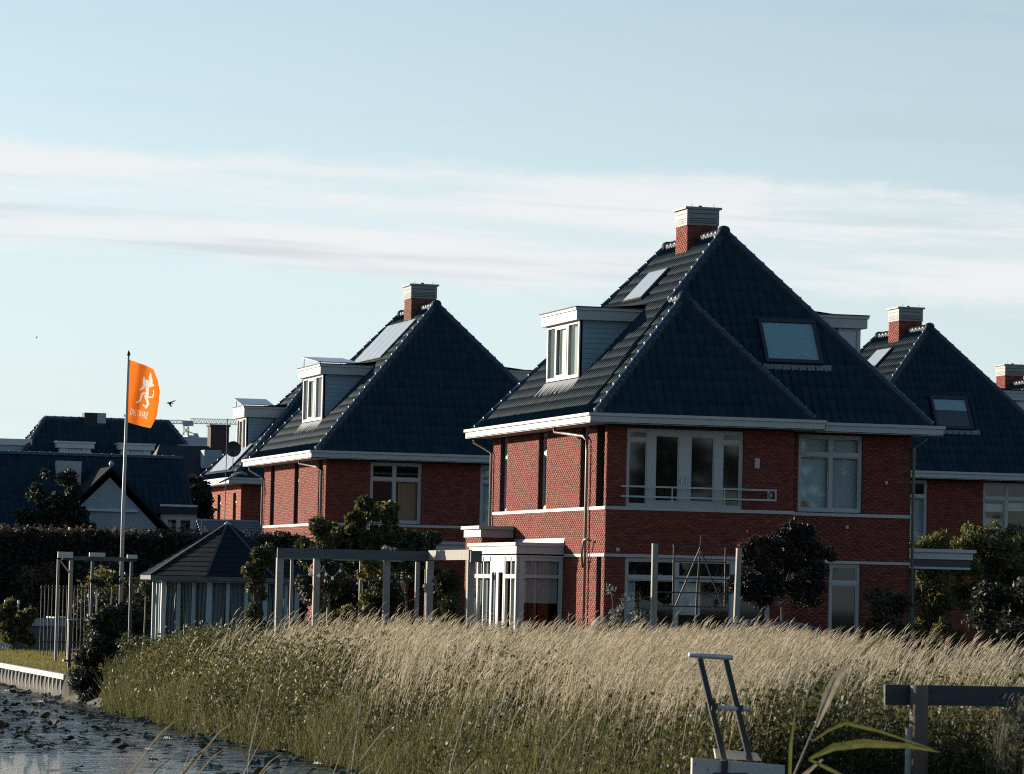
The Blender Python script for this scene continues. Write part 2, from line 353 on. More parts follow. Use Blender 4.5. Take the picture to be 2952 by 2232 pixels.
def window(name, parent, plane, c, u0, u1, z0, z1, mull=(), trans=(), fr=0.075, dep=0.09, recess=0.10, inward=1, cover=None, m=None, tr_cols=None, label=None):
    """frame with mullions and transoms as one part, each pane and curtain a sub-part. mull: u centres; trans: z centres"""
    m = m or MT['white']; mb = MB(); a = c+inward*recess; b = a+inward*dep
    def bx(q, ua, ub, za, zb, lo=a, hi=b):
        l, h = sorted((lo, hi))
        q.box(l, h, ua, ub, za, zb) if plane == 'x' else q.box(ua, ub, l, h, za, zb)
    bx(mb, u0, u0+fr, z0, z1); bx(mb, u1-fr, u1, z0, z1)
    bx(mb, u0+fr, u1-fr, z0, z0+fr); bx(mb, u0+fr, u1-fr, z1-fr, z1)
    us = [u0+fr]+[x for q in mull for x in (q-fr/2, q+fr/2)]+[u1-fr]
    for q in mull: bx(mb, q-fr/2, q+fr/2, z0+fr, z1-fr)
    spans = [(us[i], us[i+1]) for i in range(0, len(us), 2)]
    cells = []
    for i, (p, q) in enumerate(spans):
        tl = trans if tr_cols is None or i in tr_cols else ()
        zz = [z0+fr]+[x for t_ in tl for x in (t_-fr*.55, t_+fr*.55)]+[z1-fr]
        for t_ in tl: bx(mb, p, q, t_-fr*.55, t_+fr*.55, a-inward*0.012, b)
        cells += [(p, q, zz[j], zz[j+1]) for j in range(0, len(zz), 2)]
    o = mb.obj(name, m, parent)
    if label: o['label'] = label
    gm = (a+b)/2
    for p, q, za, zb in cells:
        g = MB(); g.quad(*([(gm,p,za),(gm,q,za),(gm,q,zb),(gm,p,zb)] if plane == 'x' else [(p,gm,za),(q,gm,za),(q,gm,zb),(p,gm,zb)]))
        seen = any(c_[1] < q and c_[2] > p and c_[3] < zb and c_[4] > za for c_ in (cover or ()))
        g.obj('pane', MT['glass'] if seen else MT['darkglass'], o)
        s_ = MB(); f2 = 0.035   # inner sash
        if (q-p) > .25:
            s_a = a+inward*0.02
            bx(s_, p, p+f2, za, zb, s_a, b+inward*.005); bx(s_, q-f2, q, za, zb, s_a, b+inward*.005)
            bx(s_, p+f2, q-f2, za, za+f2, s_a, b+inward*.005); bx(s_, p+f2, q-f2, zb-f2, zb, s_a, b+inward*.005)
            s_.obj('sash', m, o)
    for (nm, p, q, za, zb, mm) in (cover or ()):
        g = MB(); d = b+inward*0.07; n = max(2, int((q-p)/0.09)) if nm == 'curtain' else 1
        for i in range(n):
            x0 = p+(q-p)*i/n; x1 = p+(q-p)*(i+1)/n; d0 = d+inward*(0.03*(i % 2)); d1 = d+inward*(0.03*((i+1) % 2))
            if n == 1: d0 = d1 = d
            g.quad(*([(d0,x0,za),(d1,x1,za),(d1,x1,zb),(d0,x0,zb)] if plane == 'x' else [(x0,d0,za),(x1,d1,za),(x1,d1,zb),(x0,d0,zb)]))
        g.obj(nm, mm, o)
    return o

# ------------------------------------------------------------------ roof tiles
TW, TL = 0.25, 0.40
def tile_profile(nu=10):
    us = np.linspace(0, TW, nu+1)
    h = 0.072*np.exp(-((us-0.066)/0.042)**2)+0.010*np.exp(-((us-TW)/0.03)**2)
    return us, h
def tile_geo(e=TL):
    us, h = tile_profile(); n = len(us)
    V = [(u, -0.03, q+0.017) for u, q in zip(us, h)]+[(u, e, q+0.010) for u, q in zip(us, h)]+[(u, -0.03, q+0.004) for u, q in zip(us, h)]
    F = [(i, i+1, n+i+1, n+i) for i in range(n-1)]+[(2*n+i, 2*n+i+1, i+1, i) for i in range(n-1)]
    return np.array(V), np.array(F)
def clip_inside(P, poly):
    s = None
    for i in range(len(poly)):
        a = poly[i]; b = poly[(i+1) % len(poly)]
        cr = (b[0]-a[0])*(P[1]-a[1])-(b[1]-a[1])*(P[0]-a[0])
        if s is None: s = cr > 0
        if (cr > 0) != s: return False
    return True
def tile_face(roof, pts, v_up, e, single, budget, uoff=0.0, skip=()):
    """pts: convex polygon in 3D (house-local), first two along the eave. Full tiles single (objects) or joined; cut tiles joined."""
    o = Vector(pts[0]); U = (Vector(pts[1])-o).normalized(); Vv = Vector(v_up).normalized(); Nn = U.cross(Vv).normalized()
    P2 = [((Vector(p)-o).dot(U), (Vector(p)-o).dot(Vv)) for p in pts]
    umin = min(p[0] for p in P2); umax = max(p[0] for p in P2); vmax = max(p[1] for p in P2)
    TV, TF = tile_geo(e); allV = []; allF = []; nf = 0; cut = bmesh.new(); ncut = 0
    me = None; placed = 0
    i0 = math.floor((umin-uoff)/TW)
    r = 0
    while r*e < vmax:
        i = i0
        while i*TW+uoff < umax:
            a = i*TW+uoff; cs = [(a, r*e), (a+TW, r*e), (a+TW, r*e+e), (a, r*e+e)]
            ins = [clip_inside(q, P2) for q in cs]
            mid = clip_inside((a+TW/2, r*e+e/2), P2)
            if any(s_[0] < a+TW/2 < s_[1] and s_[2] < r*e+e/2 < s_[3] for s_ in skip): i += 1; continue
            jx = random.uniform(-.004, .004); jn = random.uniform(0, .006)
            if all(ins):
                pos = o+U*(a+jx)+Vv*(r*e)+Nn*jn
                if single and placed+budget[0] < 300:
                    if me is None: me = tile_mesh(e)
                    q = link('roof_tile', me, roof)
                    rot = Matrix((U, Vv, Nn)).transposed().to_4x4() @ Matrix.Rotation(random.uniform(-.012, .012), 4, 'Y'); rot.translation = pos
                    q.matrix_local = rot; placed += 1
                else:
                    W3 = np.array(pos)[None]+TV[:,:1]*np.array(U)+TV[:,1:2]*np.array(Vv)+TV[:,2:]*np.array(Nn)
                    allV.append(W3); allF.append(TF+nf); nf += len(TV)
            elif any(ins) or mid:
                pos = o+U*(a+jx)+Vv*(r*e)+Nn*jn
                vs = [cut.verts.new(pos+U*float(q[0])+Vv*float(q[1])+Nn*float(q[2])) for q in TV]
                for f in TF: cut.faces.new([vs[k_] for k_ in f])
                ncut += 1
            i += 1
        r += 1
    budget[0] += placed
    if ncut:
        cen = sum((Vector(p) for p in pts), Vector())/len(pts)
        for j in range(1, len(pts)):
            a = Vector(pts[j]); b = Vector(pts[(j+1) % len(pts)])
            nn = (b-a).cross(Nn)
            if nn.length < 1e-6: continue
            nn.normalize()
            if (cen-a).dot(nn) > 0: nn = -nn
            bmesh.ops.bisect_plane(cut, geom=cut.verts[:]+cut.edges[:]+cut.faces[:], plane_co=a, plane_no=nn, clear_outer=True)
        mc = bpy.data.meshes.new('cut_tiles'); cut.to_mesh(mc); mc.materials.append(MT['tile'])
        link('cut_tiles', mc, roof, kind='stuff')
    cut.free()
    if allV: link('roof_tiles', np_mesh('roof_tiles', np.concatenate(allV), np.concatenate(allF), MT['tile']), roof, kind='stuff')
_tm = {}
def tile_mesh(e):
    if e not in _tm: V, F = tile_geo(e); _tm[e] = np_mesh('roof_tile', V, F, MT['tile1'])
    return _tm[e]
_hm = None
def hip_mesh():
    global _hm
    if _hm is None:
        mb = MB(); prof = [(0, .135), (.045, .142), (.05, .122), (.40, .112)]; n = 8
        for y, r_ in prof:
            for k_ in range(n+1): a = math.pi*(k_/n); mb.v.append((r_*math.cos(a), y, r_*math.sin(a)*.95))
        for i in range(len(prof)-1):
            for k_ in range(n): b = i*(n+1)+k_; mb.f.append((b, b+1, b+n+2, b+n+1))
        mb.f.append(tuple(range(n, -1, -1)))
        _hm = mb.mesh('hip_tile', MT['hip'], True)
    return _hm
def hip_line(roof, a, b, off=0.0, clip=True, nm='hip_tile'):
    a = Vector(a); b = Vector(b); d = (b-a); Ln = d.length; d.normalize(); n = max(1, round(Ln/0.385))
    x = d.cross(Vector((0,0,1))).normalized(); z = x.cross(d).normalized()
    MB().beam(a-z*.03, b-z*.03, .235, .15, z).obj('hip_bed', MT['deck'], roof)
    for i in range(n):
        o = link(nm, hip_mesh(), roof); m = Matrix((x, d, z)).transposed().to_4x4(); m.translation = a+d*(Ln*i/n)+z*off
        o.matrix_local = m
def ridge_end(roof, p):
    mb = MB(); c = Vector(p); n = 10
    mb.lathe(c+Vector((0,0,-.14)), [(.17,0),(.20,.10),(.19,.20),(.14,.27),(.05,.305)], n); mb.obj('ridge_cap', MT['tile'], roof, True)

# ------------------------------------------------------------------ the house type
Wd, Ld, OV, TE = 9.4, 11.73, 0.762, 0.355
ZT, ZB, TS, RYF, RYB = 6.887, 6.606, 1.101, 3.33, 9.03
EX = -OV+TE; ZR = ZT+TS*(Wd/2-EX)
FSL = (ZR-ZT)/(RYF-EX)         # front slope rise per metre
def left_z(x): return ZT+TS*(x-EX)
def front_z(y): return ZT+FSL*(y-EX)
def fascia(parent, rect, label=None):
    """white eaves board round a rectangle with the side open where given"""
    pass
def eaves(root, x0, x1, y0, y1, sides='lfrb', z0=ZB, z1=ZT, nm='fascia', m=None):
    m = m or MT['white']; h = z1-z0; lip = z1-h*.30; e = 0.05; t_ = 0.03
    def one(a, b):
        mb = MB(); mb.box(*a); mb.box(*b); return mb.obj(nm, m, root)
    if 'l' in sides:
        one((x0+e, x0+e+t_, y0+e, y1-e, z0, lip), (x0, x0+e+t_, y0, y1, lip, z1)) 
    if 'r' in sides:
        one((x1-e-t_, x1-e, y0+e, y1-e, z0, lip), (x1-e-t_, x1, y0, y1, lip, z1))
    if 'f' in sides:
        L_ = x1-x0-2*(e+t_); n = max(1, round(L_/3.1)); mb = MB()
        a = x0+e+t_
        for i in range(n):
            mb.box(a+L_*i/n+(.006 if i else 0), a+L_*(i+1)/n, y0+e, y0+e+t_, z0, lip); mb.box(a+L_*i/n+(.006 if i else 0), a+L_*(i+1)/n, y0, y0+e+t_, lip, z1)
        mb.obj(nm, m, root)
    if 'b' in sides:
        one((x0+e+t_, x1-e-t_, y1-e-t_, y1-e, z0, lip), (x0+e+t_, x1-e-t_, y1-e-t_, y1, lip, z1))
def planks_side(parent, y, dirn, x0, ztop, nm='plank', mirror=False):
    """lap boards on the cheek of a dormer; cut along the roof slope"""
    ph = 0.15; z = left_z(x0)
    while z < ztop-.01:
        zt = min(z+ph-.008, ztop); xa0 = x0
        xb0 = (z-ZT)/TS+EX; xb1 = (zt-ZT)/TS+EX
        if xb1-xa0 > .04:
            X = (lambda v: Wd-v) if mirror else (lambda v: v)
            yo0 = y+dirn*.022; yo1 = y+dirn*.010; yi = y-dirn*.01
            mb = MB(); mb.hexa([(X(xa0),yo0,z),(X(max(xb0,xa0+.01)),yo0,z),(X(max(xb0,xa0+.01)),yi,z),(X(xa0),yi,z),(X(xa0),yo1,zt),(X(xb1),yo1,zt),(X(xb1),yi,zt),(X(xa0),yi,zt)])
            mb.obj(nm, MT['siding'], parent)
        z += ph
def dormer(root, mirror=False, y0=4.3, y1=7.94, xf=0.66, z0=8.2, z1=9.87, zt=10.25, roofpanel=None):
    X = (lambda v: Wd-v) if mirror else (lambda v: v)
    def bx(mb, xa, xb, *r): a, b = sorted((X(xa), X(xb))); mb.box(a, b, *r)
    xe = (zt-ZT)/TS+EX+.25
    body = MB()   # core behind the boards
    for y in (y0, y1):
        body.poly([(X(xf+.02), y, left_z(xf)-.1), (X(xe), y, left_z(xe)-.1), (X(xe), y, zt-.05), (X(xf+.02), y, zt-.05)])
    body.quad((X(xf+.02), y0, zt-.05), (X(xe), y0, zt-.05), (X(xe), y1, zt-.05), (X(xf+.02), y1, zt-.05))
    bmw = body.mesh('dormer', MT['siding']); bm = bmesh.new(); bm.from_mesh(bmw); bmesh.ops.remove_doubles(bm, verts=bm.verts, dist=.001); bm.to_mesh(bmw); bm.free(); d = link('dormer', bmw, root)
    mb = MB(); bx(mb, xf-.16, xe, y0-.2, y1+.2, z1, zt-.10); bx(mb, xf-.20, xe, y0-.25, y1+.25, zt-.10, zt-.02); mb.obj('fascia', MT['white'] , d)
    mb = MB(); bx(mb, xf-.215, xe, y0-.27, y1+.27, zt-.02, zt+.012); mb.obj('flat_roof', MT['felt'], d)
    planks_side(d, y0, -1, xf+.08, z1, mirror=mirror); planks_side(d, y1, 1, xf+.08, z1, mirror=mirror)
    # window: three lights in a white frame
    fr = MB(); D = y1-y0
    for a, b in ((0, .13), (D*.33, D*.37), (D*.70, D*.74), (D-.13, D)): bx(fr, xf-.02, xf+.09, y0+a, y0+b, z0, z1)
    segs = [(.13, D*.33), (D*.37, D*.70), (D*.74, D-.13)]
    for a, b in segs: bx(fr, xf-.02, xf+.09, y0+a, y0+b, z0, z0+.10); bx(fr, xf-.02, xf+.09, y0+a, y0+b, z1-.09, z1)
    fr.obj('window_frame', MT['white'], d)
    for i, (a, b) in enumerate(segs):
        if i == 1:
            s = MB()
            for p, q, r_, t_ in ((a, a+.06, z0+.1, z1-.09), (b-.06, b, z0+.1, z1-.09), (a+.06, b-.06, z0+.1, z0+.16), (a+.06, b-.06, z1-.16, z1-.09)): bx(s, xf-.035, xf+.05, y0+p, y0+q, r_, t_)
            s.obj('sash', MT['white'], d)
        g = MB(); x = X(xf+.03); g.quad((x, y0+a, z0+.1), (x, y0+b, z0+.1), (x, y0+b, z1-.09), (x, y0+a, z1-.09)); g.obj('pane', MT['glass'], d)
    c = MB(); x = X(xf+.045); a, b = segs[1]; c.quad((x, y0+a, z0+.1), (x, y0+a+(b-a)*.62, z0+.1), (x, y0+a+(b-a)*.62, z1-.09), (x, y0+a, z1-.09)); c.obj('blind', MT['white'], d)  # white sheet standing in for a bright reflection in the middle light
    c = MB()
    for a, b in (segs[0], segs[2]):
        x = X(xf+.14); c.quad((x, y0+a, z0+.1), (x, y0+b, z0+.1), (x, y0+b, z1-.09), (x, y0+a, z1-.09))
    c.obj('curtain', MT['curtain'], d)
    # lead apron below the sill
    ap = MB(); xa = xf-.02; xb = xf-.36; n = 24
    for i in range(n):
        ya = y0-.1+(D+.2)*i/n; yb = y0-.1+(D+.2)*(i+1)/n; wv = lambda q: .075+.02*math.sin(q*2*math.pi/TW)
        ap.quad((X(xb), ya-.0, left_z(xb)+wv(ya)), (X(xb), yb, left_z(xb)+wv(yb)), (X(xa), yb, left_z(xa)+.13), (X(xa), ya, left_z(xa)+.13))
    ap.obj('lead_apron', MT['lead'], d)
    if mirror:     # window in the near cheek
        q = MB(); ya = y0-.035
        for p in ((xf, xf+.12, 8.55, z1), (xf+.62, xf+.70, 9.15, z1), (xf+.12, xf+.62, z1-.08, z1), (xf+.12, xf+.62, 9.1, 9.18)): bx(q, p[0], p[1], ya-.03, y0+.02, p[2], p[3])
        q.obj('cheek_frame', MT['white'], d)
        a, b = sorted((X(xf+.12), X(xf+.62))); MB().quad((a, ya-.004, 9.18), (b, ya-.004, 9.18), (b, ya-.004, z1-.08), (a, ya-.004, z1-.08)).obj('pane', MT['solar'], d)  # opaque pale pane, the sky showing through is put into its colour
    if roofpanel:
        p = MB(); ya, yb = y0+.3, y1-.2; za = zt+.02; xa, xb = roofpanel
        p.hexa([(X(xa), ya, za+.05), (X(xb), ya, za+.05), (X(xb), yb, za+.38), (X(xa), yb, za+.38), (X(xa), ya, za+.09), (X(xb), ya, za+.09), (X(xb), yb, za+.42), (X(xa), yb, za+.42)])
        p.obj('solar_panel', MT['solar'], d)
        q = MB()
        for xx in (xa+.1, xb-.1):
            q.beam((X(xx), yb-.05, za-.02), (X(xx), yb-.05, za+.38), .04, .04); q.beam((X(xx), ya+.05, za-.02), (X(xx), ya+.05, za+.06), .04, .04)
        q.obj('panel_bracket', MT['steel'], d)
    return d
def slope_box(xa, xb, ya, yb, lift, th):   # slab lying on the left slope
    def p(x, y, h): return (x-h*TS/1.487, y, left_z(x)+h/1.487)
    return [p(xa,ya,lift), p(xb,ya,lift), p(xb,yb,lift), p(xa,yb,lift), p(xa,ya,lift+th), p(xb,ya,lift+th), p(xb,yb,lift+th), p(xa,yb,lift+th)]
def front_box(xa, xb, za, zb, lift, th):   # slab lying on the front slope
    q = math.sqrt(1+FSL*FSL)
    def p(x, z, h): y = (z-ZT)/FSL+EX; return (x, y-h*FSL/q, z+h/q)
    return [p(xa,za,lift), p(xb,za,lift), p(xb,zb,lift), p(xa,zb,lift), p(xa,za,lift+th), p(xb,za,lift+th), p(xb,zb,lift+th), p(xa,zb,lift+th)]
def solar(root, xa, xb, ya, yb, nx, ny):
    for i in range(nx):
        for j in range(ny):
            a = xa+(xb-xa)*i/nx; b = xa+(xb-xa)*(i+1)/nx-.012; c = ya+(yb-ya)*j/ny; d = ya+(yb-ya)*(j+1)/ny-.02
            o = MB().hexa(slope_box(a, b, c, d, .12, .035)).obj('solar_panel', MT['zinc'], root)
            MB().hexa(slope_box(a+.018, b-.018, c+.02, d-.02, .156, .003)).obj('panel_glass', MT['solar'], o)
def chimney(root, x0=4.26, x1=5.21, y0=5.55, y1=6.75, zt=13.5, m=None):
    m = m or MT['brick']; zb = 11.3
    core = MB(); core.box(x0+.012, x1-.012, y0+.012, y1-.012, zb, zt-.08); ch = core.obj('chimney', MT['mortar'], root)
    z2 = 12.93
    brickwork('brickwork', 'x', x0+.012, y0, y1, 12.0, z2, (), m, ch); brickwork('brickwork', 'y', y0+.012, x0, x1, 12.0, z2, (), m, ch)
    MB().box(x0-.02, x1+.02, y0-.02, y1+.02, 11.6, 12.02).obj('lead_flashing', MT['deck'], ch)
    cv = MB(); cv.box(x0-.025, x1+.025, y0-.025, y1+.025, z2, zt-.09); cv.obj('louvre_band', MT['louvre'], ch)
    sl_ = MB()     # slots
    for zz in (12.99, 13.05, 13.12, 13.13+.14):
        n = 9
        for i in range(n):
            a = y0+.06+(y1-y0-.12)*i/n; sl_.box(x0-.034, x0-.028, a, a+.085, zz, zz+.025)
            b = x0+.06+(x1-x0-.12)*i/n; sl_.box(b, b+.09, y0-.034, y0-.028, zz, zz+.025)
    sl_.obj('vent_slot', MT['black'], ch)
    MB().box(x0-.09, x1+.09, y0-.09, y1+.09, zt-.09, zt-.025).obj('cap_slab', MT['louvre'], ch)
    q = MB(); q.box((x0+x1)/2-.05, (x0+x1)/2+.06, y0+.3, y0+.42, zt-.025, zt+.05); q.box(x0+.12, x0+.135, y0+.02, y0+.035, zt-.025, zt+.08); q.box(x1-.14, x1-.125, y0+.02, y0+.035, zt-.025, zt+.08); q.obj('flue', MT['black'], ch)
    return ch
def downpipe(root, pts, r=.045):
    mb = MB(); mb.tube(pts, r, 8); return mb.obj('downpipe', MT['pipe'], root, True)
def skylight(root, xa, xb, za, zb, blind=True):
    s = MB()
    f = .10
    for b in ((xa, xa+f, za, zb), (xb-f, xb, za, zb), (xa+f, xb-f, za, za+f), (xa+f, xb-f, zb-f*1.2, zb)): s.hexa(front_box(*b, .05, .15))
    o = s.obj('skylight', MT['black'], root)
    MB().hexa(front_box(xa+f, xb-f, za+f, zb-f*1.2, .17, .004)).obj('pane', MT['glass'], o)
    if blind: MB().hexa(front_box(xa+f, xb-f, za+f if blind is True else zb-(zb-za)*blind, zb-f*1.2, .14, .004)).obj('blind', MT['blind'], o)
    MB().hexa(front_box(xa+f, xb-f, za+f, zb-f*1.2, .125, .004)).obj('lining', MT['inside'], o)
    ap = MB(); n = 30; a0 = xa-.05; a1 = xb+.25
    q = math.sqrt(1+FSL*FSL)
    def P(x, z, h): y = (z-ZT)/FSL+EX; return (x, y-h*FSL/q, z+h/q)
    for i in range(n):
        p = a0+(a1-a0)*i/n; r_ = a0+(a1-a0)*(i+1)/n; wv = lambda v: .07+.022*math.sin(v*2*math.pi/TW)
        ap.quad(P(p, za-.15, wv(p)), P(r_, za-.15, wv(r_)), P(r_, za+.02, .09), P(p, za+.02, .09))
    ap.obj('lead_apron', MT['lead'], o)

def house(label, x0, ym, dz, bay, group, brickm, opt):
    root = thing('brick_house', label, 'house', (x0, ym, dz), group)
    WB, BY = 5.447, -1.238
    Z0 = -0.4
    lefth = opt['left_holes']; fronth = opt['front_holes']; bayh = opt.get('bay_holes', [])
    ystart = BY if bay else 0.0
    # walls
    mb = MB(); panel_faces(mb, 'x', 0, ystart, Ld, Z0, ZB, lefth); wl = mb.obj('wall', MT['mortar'], root)
    brickwork('brickwork', 'x', 0, ystart, Ld, 0.0, ZB-.01, lefth, brickm, wl, joints=opt.get('joints', ()))
    mb = MB(); panel_faces(mb, 'y', 0, WB if bay else 0, Wd, Z0, ZB, fronth); wf = mb.obj('wall', MT['mortar'], root)
    brickwork('brickwork', 'y', 0, WB if bay else 0, Wd, 0.0, ZB-.01, fronth, brickm, wf)
    if bay:
        mb = MB(); panel_faces(mb, 'y', BY, 0, WB, Z0, ZB, bayh); wb_ = mb.obj('wall', MT['mortar'], root)
        brickwork('brickwork', 'y', BY, 0, WB, 0.0, ZB-.01, bayh, brickm, wb_)
        MB().quad((WB,BY,Z0),(WB,0,Z0),(WB,0,ZB),(WB,BY,ZB)).obj('wall', MT['mortar'], root)
    mb = MB(); mb.quad((Wd,0,Z0),(Wd,Ld,Z0),(Wd,Ld,ZB),(Wd,0,ZB)); mb.quad((0,Ld,Z0),(Wd,Ld,Z0),(Wd,Ld,ZB),(0,Ld,ZB)); mb.obj('wall', MT['mortar'], root)
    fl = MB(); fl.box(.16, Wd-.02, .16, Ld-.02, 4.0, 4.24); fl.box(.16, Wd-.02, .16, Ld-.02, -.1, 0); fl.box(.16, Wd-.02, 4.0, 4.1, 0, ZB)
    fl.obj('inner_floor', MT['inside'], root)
    # soffit
    so = MB(); a = -OV+.05; so.box(a, Wd+OV-.05, a, Ld+OV-.05, ZB+.01, ZB+.03)
    if bay: so.box(a, WB+OV-.05, BY+a, a, ZB+.008, ZB+.028)
    so.obj('soffit', MT['soffit'], root)
    # eaves boards
    if bay:
        eaves(root, -OV, WB+OV, BY-OV, Ld+OV, 'lf'); eaves(root, WB+OV+.002, Wd+OV, -OV, Ld+OV, 'fr'); 
        mb = MB(); mb.box(WB+OV-.05, WB+OV-.02, BY-OV+.05, -OV+.04, ZB, ZT); mb.obj('fascia', MT['white'], root)
    else: eaves(root, -OV, Wd+OV, -OV, Ld+OV, 'lfr')
    gt = MB(); g = .10   # gutter behind the board
    gt.box(-OV+.08, EX+.05, (BY if bay else 0)-OV+.08, Ld+OV-.08, ZT-.05, ZT-.03); gt.box(EX+.05, (WB+OV if bay else Wd+OV)-.08, (BY if bay else 0)-OV+.08, (BY if bay else 0)+EX+.05, ZT-.05, ZT-.03)
    if bay: gt.box(WB+OV-.08, Wd+OV-.08, -OV+.08, EX+.05, ZT-.052, ZT-.032)
    gt.obj('gutter', MT['lead'], root)
    # roof deck
    A = (EX, EX, ZT); B = (Wd-EX, EX, ZT); Cc = (Wd-EX, Ld-EX, ZT); D = (EX, Ld-EX, ZT); Rf = (Wd/2, RYF, ZR); Rb = (Wd/2, RYB, ZR)
    dk = MB(); dk.poly([A, B, Rf]); dk.poly([B, Cc, Rb, Rf]); dk.poly([Cc, D, Rb]); dk.poly([D, A, Rf, Rb])
    if bay:
        bx1 = WB-EX; zb_ = ZT+TS*(WB/2-EX); Ba = (WB/2, BY+EX+(zb_-ZT)/FSL+.03, zb_); s = (WB/2-EX)/(Wd/2-EX); Bm = (WB/2, EX+(RYF-EX)*s, zb_)
        P0 = (EX, BY+EX, ZT); P1 = (bx1, BY+EX, ZT); P2 = (bx1, EX, ZT)
        dk.poly([P0, P1, Ba]); dk.poly([P0, Ba, Bm, A]); dk.poly([P1, P2, Bm, Ba])
    rf = dk.obj('roof', MT['deck'], root)
    bud = [0]
    sk = opt.get('skips_front', ())
    if bay: tile_face(rf, [P0, P1, Ba], (0, 1, (zb_-ZT)/(Ba[1]-P0[1])), .42, True, bud)
    tile_face(rf, [A, B, Rf], (0, 1, FSL), .42, opt.get('single', True), bud, skip=sk)
    tile_face(rf, [D, A, Rf, Rb], (1, 0, TS), TL, False, bud, skip=opt.get('skips_left', ()))
    if bay: tile_face(rf, [A, P0, Ba, Bm], (1, 0, TS), TL, False, bud)
    # hips and ridge
    up_ = .05
    if bay:
        hip_line(rf, P0, Ba, up_); hip_line(rf, P1, Ba, up_); hip_line(rf, Bm, Ba, up_, nm='ridge_tile'); hip_line(rf, Bm, Rf, up_); ridge_end(rf, (Ba[0], Ba[1], Ba[2]+.06))
    else: hip_line(rf, A, Rf, up_)
    hip_line(rf, B, Rf, up_); hip_line(rf, D, Rb, up_); hip_line(rf, Rb, Rf, up_, nm='ridge_tile')
    ridge_end(rf, (Rf[0], Rf[1], Rf[2]+.06)); ridge_end(rf, (Rb[0], Rb[1], Rb[2]+.04))
    return root
def band(root, plane, c, u0, u1, z0, z1, sgn=-1, pr=.045, nm='band'):
    mb = MB(); lo, hi = sorted((c+sgn*pr, c-sgn*.01))
    mb.box(lo, hi, u0, u1, z0, z1) if plane == 'x' else mb.box(u0, u1, lo, hi, z0, z1)
    return mb.obj(nm, MT['white'], root)

